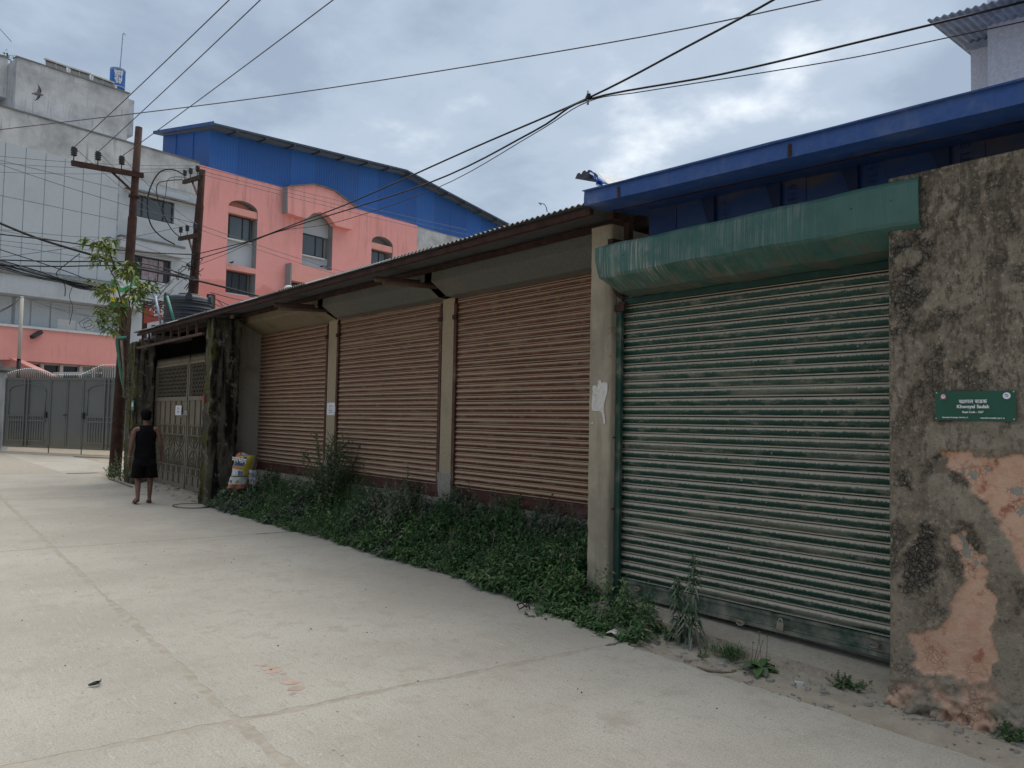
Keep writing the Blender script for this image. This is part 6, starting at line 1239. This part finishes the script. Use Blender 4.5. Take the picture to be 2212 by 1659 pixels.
b = atX(*q(330, 1480), 5.2); MB().tube([b+Vector((-.0, -.1, -.2)), b+Vector((0, -.05, 0)), b+Vector((.1, .0, .06))], .05, 8).build('sack_rest', MT['cement'], label='rough cement lump under the leaning sack', cat='stone')
cr = atX(*q(960, 980), 5.25); bg = thing('crumpled_bag', 'crumpled pale plastic bag beside the leaning sack', 'plastic bag', cr)
P = [[cr+sd*(.075*math.cos(a)*(1-.5*abs(v-.5)))*1.0+Vector((0, 0, .24*(v-.5)))+nrm*(.05*math.sin(a))+Vector((random.gauss(0, .014), random.gauss(0, .014), random.gauss(0, .014))) for a in np.linspace(0, 6.283, 12)[:-1]] for v in np.linspace(0, 1, 9)]; MB().loft(P, smooth=False).build('bag_film', MT['bag_grey'], bg)

# ================================================================== MAN WALKING AWAY
man_p = atZ(309, 1087, 0); mt_ = thing('person', 'person in black tank top and shorts walking away toward the tan gate', 'person', man_p)
SC = 1.0
mf = Vector((.12, .993, 0)).normalized(); mr = Vector((mf.y, -mf.x, 0))
def mp(x, y, z): return man_p+mr*(x*SC)+mf*(y*SC)+Vector((0, 0, z*SC))
def skin_body(name, verts, edges, radii, root, mat, parent, sub=2):
    me = bpy.data.meshes.new(name); me.from_pydata([mp(*v) for v in verts], edges, []); o = bpy.data.objects.new(name+'_base', me); COL.objects.link(o)
    sm = o.modifiers.new('skin', 'SKIN'); sm.use_smooth_shade = True; ly = me.skin_vertices[0] if me.skin_vertices else None
    if ly is None:
        bpy.context.view_layer.objects.active = o; ly = me.skin_vertices[0]
    for i, r in enumerate(radii): ly.data[i].radius = r if isinstance(r, tuple) else (r, r); ly.data[i].use_root = (i == root)
    ss = o.modifiers.new('sub', 'SUBSURF'); ss.levels = ss.render_levels = sub
    dg = bpy.context.evaluated_depsgraph_get(); dg.update(); m2 = bpy.data.meshes.new_from_object(o.evaluated_get(dg)); bpy.data.objects.remove(o); m2.polygons.foreach_set('use_smooth', [True]*len(m2.polygons)); m2.materials.clear()
    return link(name, m2, mat, parent)
V = []; E_ = []; RR = []
def nd(p, r, par=None):
    V.append(p); RR.append(r); i = len(V)-1
    if par is not None: E_.append((par, i))
    return i
pel = nd((0, 0, .93), (.15, .105)); sp = nd((0, 0, 1.10), (.135, .095), pel); ch = nd((0, .01, 1.27), (.155, .10), sp); nb = nd((0, .0, 1.42), (.085, .07), ch); nk = nd((0, .01, 1.50), .052, nb); jw = nd((-.005, .03, 1.565), (.062, .075), nk); hd = nd((-.008, .035, 1.645), (.076, .092), jw); cr_ = nd((-.008, .03, 1.715), (.055, .065), hd); nd((-.008, .028, 1.738), .03, cr_)
for sx, elb, wr in ((-1, (-.245, -.05, 1.10), (-.268, -.02, .85)), (1, (.255, -.03, 1.115), (.290, .09, .875))):
    shd = nd((sx*.165, 0, 1.385), .062, ch); s2 = nd((sx*.205, -.005, 1.32), .056, shd); e = nd(elb, .041, s2); f = nd(((elb[0]*.6+wr[0]*.4), (elb[1]*.6+wr[1]*.4), elb[2]*.6+wr[2]*.4), .039, e); w = nd(wr, .027, f)
    palm = nd((wr[0]+sx*.005, wr[1]+.012, wr[2]-.075), (.034, .022), w)
    for k, (dx, l) in enumerate(((-.024, .070), (-.008, .082), (.008, .078), (.024, .062))):
        a = nd((palm and V[palm][0]+sx*.004, V[palm][1]+dx, V[palm][2]-.045), .010, palm); b = nd((V[a][0]-sx*.008, V[a][1]+.004, V[a][2]-l*.5), .0088, a); nd((V[b][0]-sx*.018, V[b][1]+.004, V[b][2]-l*.42), .0075, b)
    th = nd((V[palm][0]-sx*.012, V[palm][1]+.034, V[palm][2]+.02), .012, palm); nd((V[th][0]-sx*.012, V[th][1]+.022, V[th][2]-.045), .009, th)
for sx in (-1, 1):
    lf = sx < 0; hp = nd((sx*.092, 0, .86), .092, pel); kn = nd((sx*.105, (.02 if lf else .03), .50), .058, hp); cf = nd((sx*(.108 if lf else .104), (-.05 if lf else -.005), .36), .056, kn); an_ = nd((sx*(.115 if lf else .10), (-.16 if lf else -.03), .115 if lf else .085), .034, cf)
    hl = nd((sx*(.118 if lf else .10), (-.185 if lf else -.055), .075 if lf else .045), .036, an_); md = nd((sx*(.135 if lf else .105), (-.09 if lf else .06), .045 if lf else .035), (.038, .026), hl); nd((sx*(.148 if lf else .112), (-.015 if lf else .14), .022), (.040, .016), md)
skin_body('body', V, E_, RR, pel, MT['skin'], mt_)
# shirt, shorts, hair, ears, sandals, wristband
def ell(z, rx_, ry_, cx=0, cy=0, k=24, wob=0): return [mp(cx+rx_*math.cos(a)+wob*math.sin(a*5+z*30), cy+ry_*math.sin(a)+wob*math.cos(a*4+z*21), z) for a in np.linspace(0, 6.2832, k+1)[:-1]]
MB().loft([ell(.70, .200, .150, .005, 0, wob=.014), ell(.80, .192, .148, wob=.011), ell(.92, .182, .138, wob=.010), ell(1.05, .172, .128, wob=.009), ell(1.18, .178, .128, wob=.006), ell(1.27, .186, .128), ell(1.33, .172, .122), ell(1.39, .148, .105), ell(1.435, .125, .085), ell(1.452, .105, .075)], cap=False).build('tank_top', MT['black_cloth'], mt_)
m = MB(); m.loft([ell(.93, .175, .135), ell(.80, .182, .142, wob=.004), ell(.74, .186, .145, wob=.005)], cap=True)
for sx in (-1, 1): m.loft([ell(.82, .105, .128, sx*.085), ell(.68, .112, .128, sx*.098, .005, wob=.004), ell(.55, .118, .122, sx*.105, .012, wob=.006), ell(.475, .122, .122, sx*.108, .014, wob=.008)], cap=True)
m.build('shorts', MT['black_cloth'], mt_)
hr = []
for i, (z, rx_, ry_, cy) in enumerate(((1.545, .058, .052, -.012), (1.58, .080, .083, .008), (1.62, .092, .102, .018), (1.66, .096, .108, .022), (1.70, .092, .103, .028), (1.735, .076, .085, .03), (1.76, .045, .05, .03), (1.768, .012, .012, .03))):
    hr.append([mp(-.008+(rx_+.006*math.sin(a*9+i*2))*math.cos(a), cy+(ry_+.005*math.sin(a*7+i))*math.sin(a)*(1 if math.sin(a) < 0 else (.30 if z < 1.66 else .9)), z+.005*math.sin(a*6+i)) for a in np.linspace(0, 6.2832, 29)[:-1]])
MB().loft(hr).build('hair', MT['hair'], mt_)
for sx in (-1, 1): MB().lathe(mp(sx*.088, .035, 1.595), [(.004, 0), (.018, .012), (.022, .03), (.016, .052), (.004, .06)], 8).build('ear', MT['skin'], mt_)
MB().tube([mp(-.02, .125, 1.64), mp(-.02, .147, 1.605), mp(-.02, .138, 1.595)], [.010, .016, .008], 6).build('nose', MT['skin'], mt_)
for sx, p0, p1_, z0, z1 in ((-1, (-.118, -.215), (-.152, .03), .055, .008), (1, (.10, -.085), (.115, .175), .004, .004)):
    P = []; d0 = Vector((p1_[0]-p0[0], p1_[1]-p0[1], 0)); sdv = Vector((d0.y, -d0.x, 0)).normalized()
    for t in np.linspace(0, 1, 9): w = .040*math.sin(math.pi*min(.97, max(.12, t*.85+.10)))**.45+.008*t; cx, cy = p0[0]+(p1_[0]-p0[0])*t, p0[1]+(p1_[1]-p0[1])*t; zz_ = z0+(z1-z0)*t; P.append([mp(cx-sdv.x*w, cy-sdv.y*w, zz_), mp(cx, cy, zz_), mp(cx+sdv.x*w, cy+sdv.y*w, zz_)])
    so = MB().sheet(P, (0, 0, .022)).build('sandal', MT['sandal'], mt_); f = P[5]; MB().tube([f[0]+Vector((0, 0, .02)), f[1]+Vector((0, 0, .075)), f[2]+Vector((0, 0, .02))], .012, 6).build('sandal_strap', MT['sandal'], so)
MB().tube([mp(-.268, -.02, .862), mp(-.266, -.022, .885)], .034, 12).build('wristband', MT['watch'], mt_)

# ================================================================== SMALL THINGS ON THE GROUND
def pebbles(label, n, xr, yr, s0, s1, mat, name='pebbles', kind='stuff'):
    m = MB()
    for _ in range(n):
        x, y = random.uniform(*xr), random.uniform(*yr); s = random.uniform(s0, s1); a = random.uniform(0, 3); z = verge_z(x, y) if x > 4.42 else 0
        m.obox((x, y, z+s*.25), (s*math.cos(a), s*math.sin(a), s*.15), (-s*.6*math.sin(a), s*.6*math.cos(a), 0), (0, s*.1, s*.4))
    m.build(name, MT[mat], kind=kind, label=label)
pebbles('scattered grey grit on the concrete road', 220, (-2, 4.6), (2.5, 14), .003, .007, 'stone', 'grit'); pebbles('scattered dark specks of gravel on the concrete road', 60, (-2, 4.3), (2.5, 16), .003, .007, 'dark_stone', 'gravel'); pebbles('crumbs of cement on the dirt strip below the green shutter', 90, (4.38, 4.8), (1.2, 4.4), .004, .011, 'stone', 'crumbs')
pebbles('broken stones near the tan gate', 40, (4.5, 5.3), (14.8, 19), .015, .05, 'stone', 'rubble')
def twig(label, pts, r, group=None): MB().tube(pts, r, 5).build('twig', MT['twig'], label=label, cat='twig', group=group)
g3 = lambda x, y, z=.012: atZ(x, y, z)
twig('split dry cane lying on the dirt below the thick grass tuft', [g3(1505, 1440), g3(1530, 1448), g3(1560, 1452), g3(1585, 1452)], [.004, .010, .009, .003]); twig('thin dry twig lying beside the creeping herbs', [g3(1365, 1378), g3(1390, 1388), g3(1410, 1398)], .005)
twig('small dry twig on the road edge by the weeds', [g3(1018, 1219), g3(1026, 1213)], .008); twig('crooked dead branches lying by the tall pole foot', [g3(228, 1020), g3(236, 1034), g3(252, 1040), g3(285, 1052)], .02)
b = g3(205, 1478, .0); bt_ = thing('dark_litter', 'small dark bent scrap lying on the open concrete', 'litter', b); MB().tube([g3(191, 1480), g3(204, 1476, .02), g3(212, 1474, .03), g3(218, 1471, .012)], [.006, .012, .010, .004], 6).build('scrap_body', MT['frame'], bt_); MB().tube([g3(213, 1474, .02), g3(219, 1466, .04)], .004, 5).build('scrap_tail', MT['print_grey'], bt_)
def scrap(label, px, py, pts, mat): c = g3(px, py, .0); MB().sheet([[c+Vector((u*.05, v*.06, .02+.012*math.sin(u*4+v*3))) for u in (-1, 0, 1)] for v in (-1, 0, 1)], (0, 0, .002)).build('paper_litter', MT[mat], label=label, cat='litter')
q = [Vector((4.66, atX(x, y, 4.66).y, atX(x, y, 4.66).z)) for x, y in ((1713,1483),(1717,1472),(1736,1475),(1730,1488),(1722,1487))]; MB().prism(q, (.003, .002, .004)).build('paper_litter', MT['sack_white'], label='crumpled silver wrapper propped on the dirt strip', cat='litter', group='scraps of litter'); 
scrap('pinkish plastic scrap caught at the weed bank edge', 942, 1218, None, 'emblem_violet'); scrap('pale leaf shaped scrap beside the weed bank end', 1330, 1372, None, 'torn_paper')
MB().tube([g3(1146, 1292, .05), g3(1136, 1308, .04), g3(1122, 1316, .03), g3(1117, 1306, .05), g3(1127, 1302, .05), g3(1137, 1312, .02), g3(1142, 1306, .06), g3(1145, 1317, .02)], .006, 6).build('wire_loop', MT['cable'], label='small black wire loop sticking out of the weeds onto the road', cat='wire')
pts = [g3(415+42*math.cos(a)+(6 if i > 24 else 0), 1092+5*math.sin(a)+i*.02, .015+.006*math.sin(a*3)) for i, a in enumerate(np.linspace(.3, 9.2, 44))]; MB().tube(pts, .006, 6).build('wire_coil', MT['cable'], label='black wire coil lying flat before the mossy gate pier', cat='wire')
# small things up on the roofs
q = atX(624, 625, 5.2); rl = thing('roof_lamp', 'small white dome lamp on a short stem at the corrugated roof edge', 'lamp', q); MB().tube([q+Vector((0, 0, -.12)), q], .02, 6).build('lamp_stem', MT['frame'], rl); MB().lathe(q, [(.085, 0), (.08, .03), (.05, .055), (.012, .066)], 12).build('lamp_dome', MT['white'], rl)
MB().tube([atX(1182, 458, 5.4), atX(1180, 448, 5.4), atX(1176, 441, 5.4), atX(1164, 438, 5.4), atX(1169, 443, 5.4)], .005, 5).build('loose_wire', MT['wire'], label='stray bent wire sticking up from the corrugated roof', cat='wire')
for i, (px, py) in enumerate(((503, 570), (698, 578), (707, 579))):
    w = .25 if i == 0 else .3; uu_, zz2 = fac(px, py, w); c = fp(uu_, w-.15, zz2); b_ = thing('pigeon', ('dark pigeon perched alone under the arched window', 'dark pigeon perched on the balcony box, farther from the pole', 'dark pigeon at the end of the balcony box')[i], 'bird', c, 'pigeons perched on the pink building'); MB().tube([c+FE*-.16+Vector((0, 0, .07)), c+FE*-.05+Vector((0, 0, .09)), c+FE*.06+Vector((0, 0, .12)), c+FE*.11+Vector((0, 0, .19)), c+FE*.16+Vector((0, 0, .20))], [.015, .055, .06, .035, .012], 8).build('bird_body', MT['bird_dark'], b_)
# damp earth and mud at the gate
P = []
rr = [(365,1060),(385,1053),(420,1056),(440,1062),(450,1078),(446,1085),(430,1082),(412,1076),(392,1070)]; m = MB(); v3 = [g3(x, y, .010+.004*random.random()) for x, y in rr]; m.add(v3, [tuple(range(len(v3)))]); m.build('mud_patch', MT['moss'], label='damp dark mud patch before the tan gate', kind='structure')
# faint spilled red paint blots on the road
m = MB()
for x, y, a in ((570,1437,10),(580,1443,16),(592,1448,20),(600,1440,9),(628,1472,22),(640,1486,20),(632,1497,9),(612,1453,9),(553,1436,6)):
    k = 12; c = g3(x, y, .004); m.add([c+Vector((0, 0, -.0025))+Vector((a*.0018*math.cos(q)*random.uniform(.7, 1.2)*1.5, a*.0024*math.sin(q)*random.uniform(.7, 1.2), 0)) for q in np.linspace(0, 6.283, k+1)[:-1]], [tuple(range(k))])
mm = plain('faded_red_stain', (.44, .335, .27), .95, .1, 0, .12); m.build('red_stain', mm, road)
for nm in ('ledge_panel',):
    pass
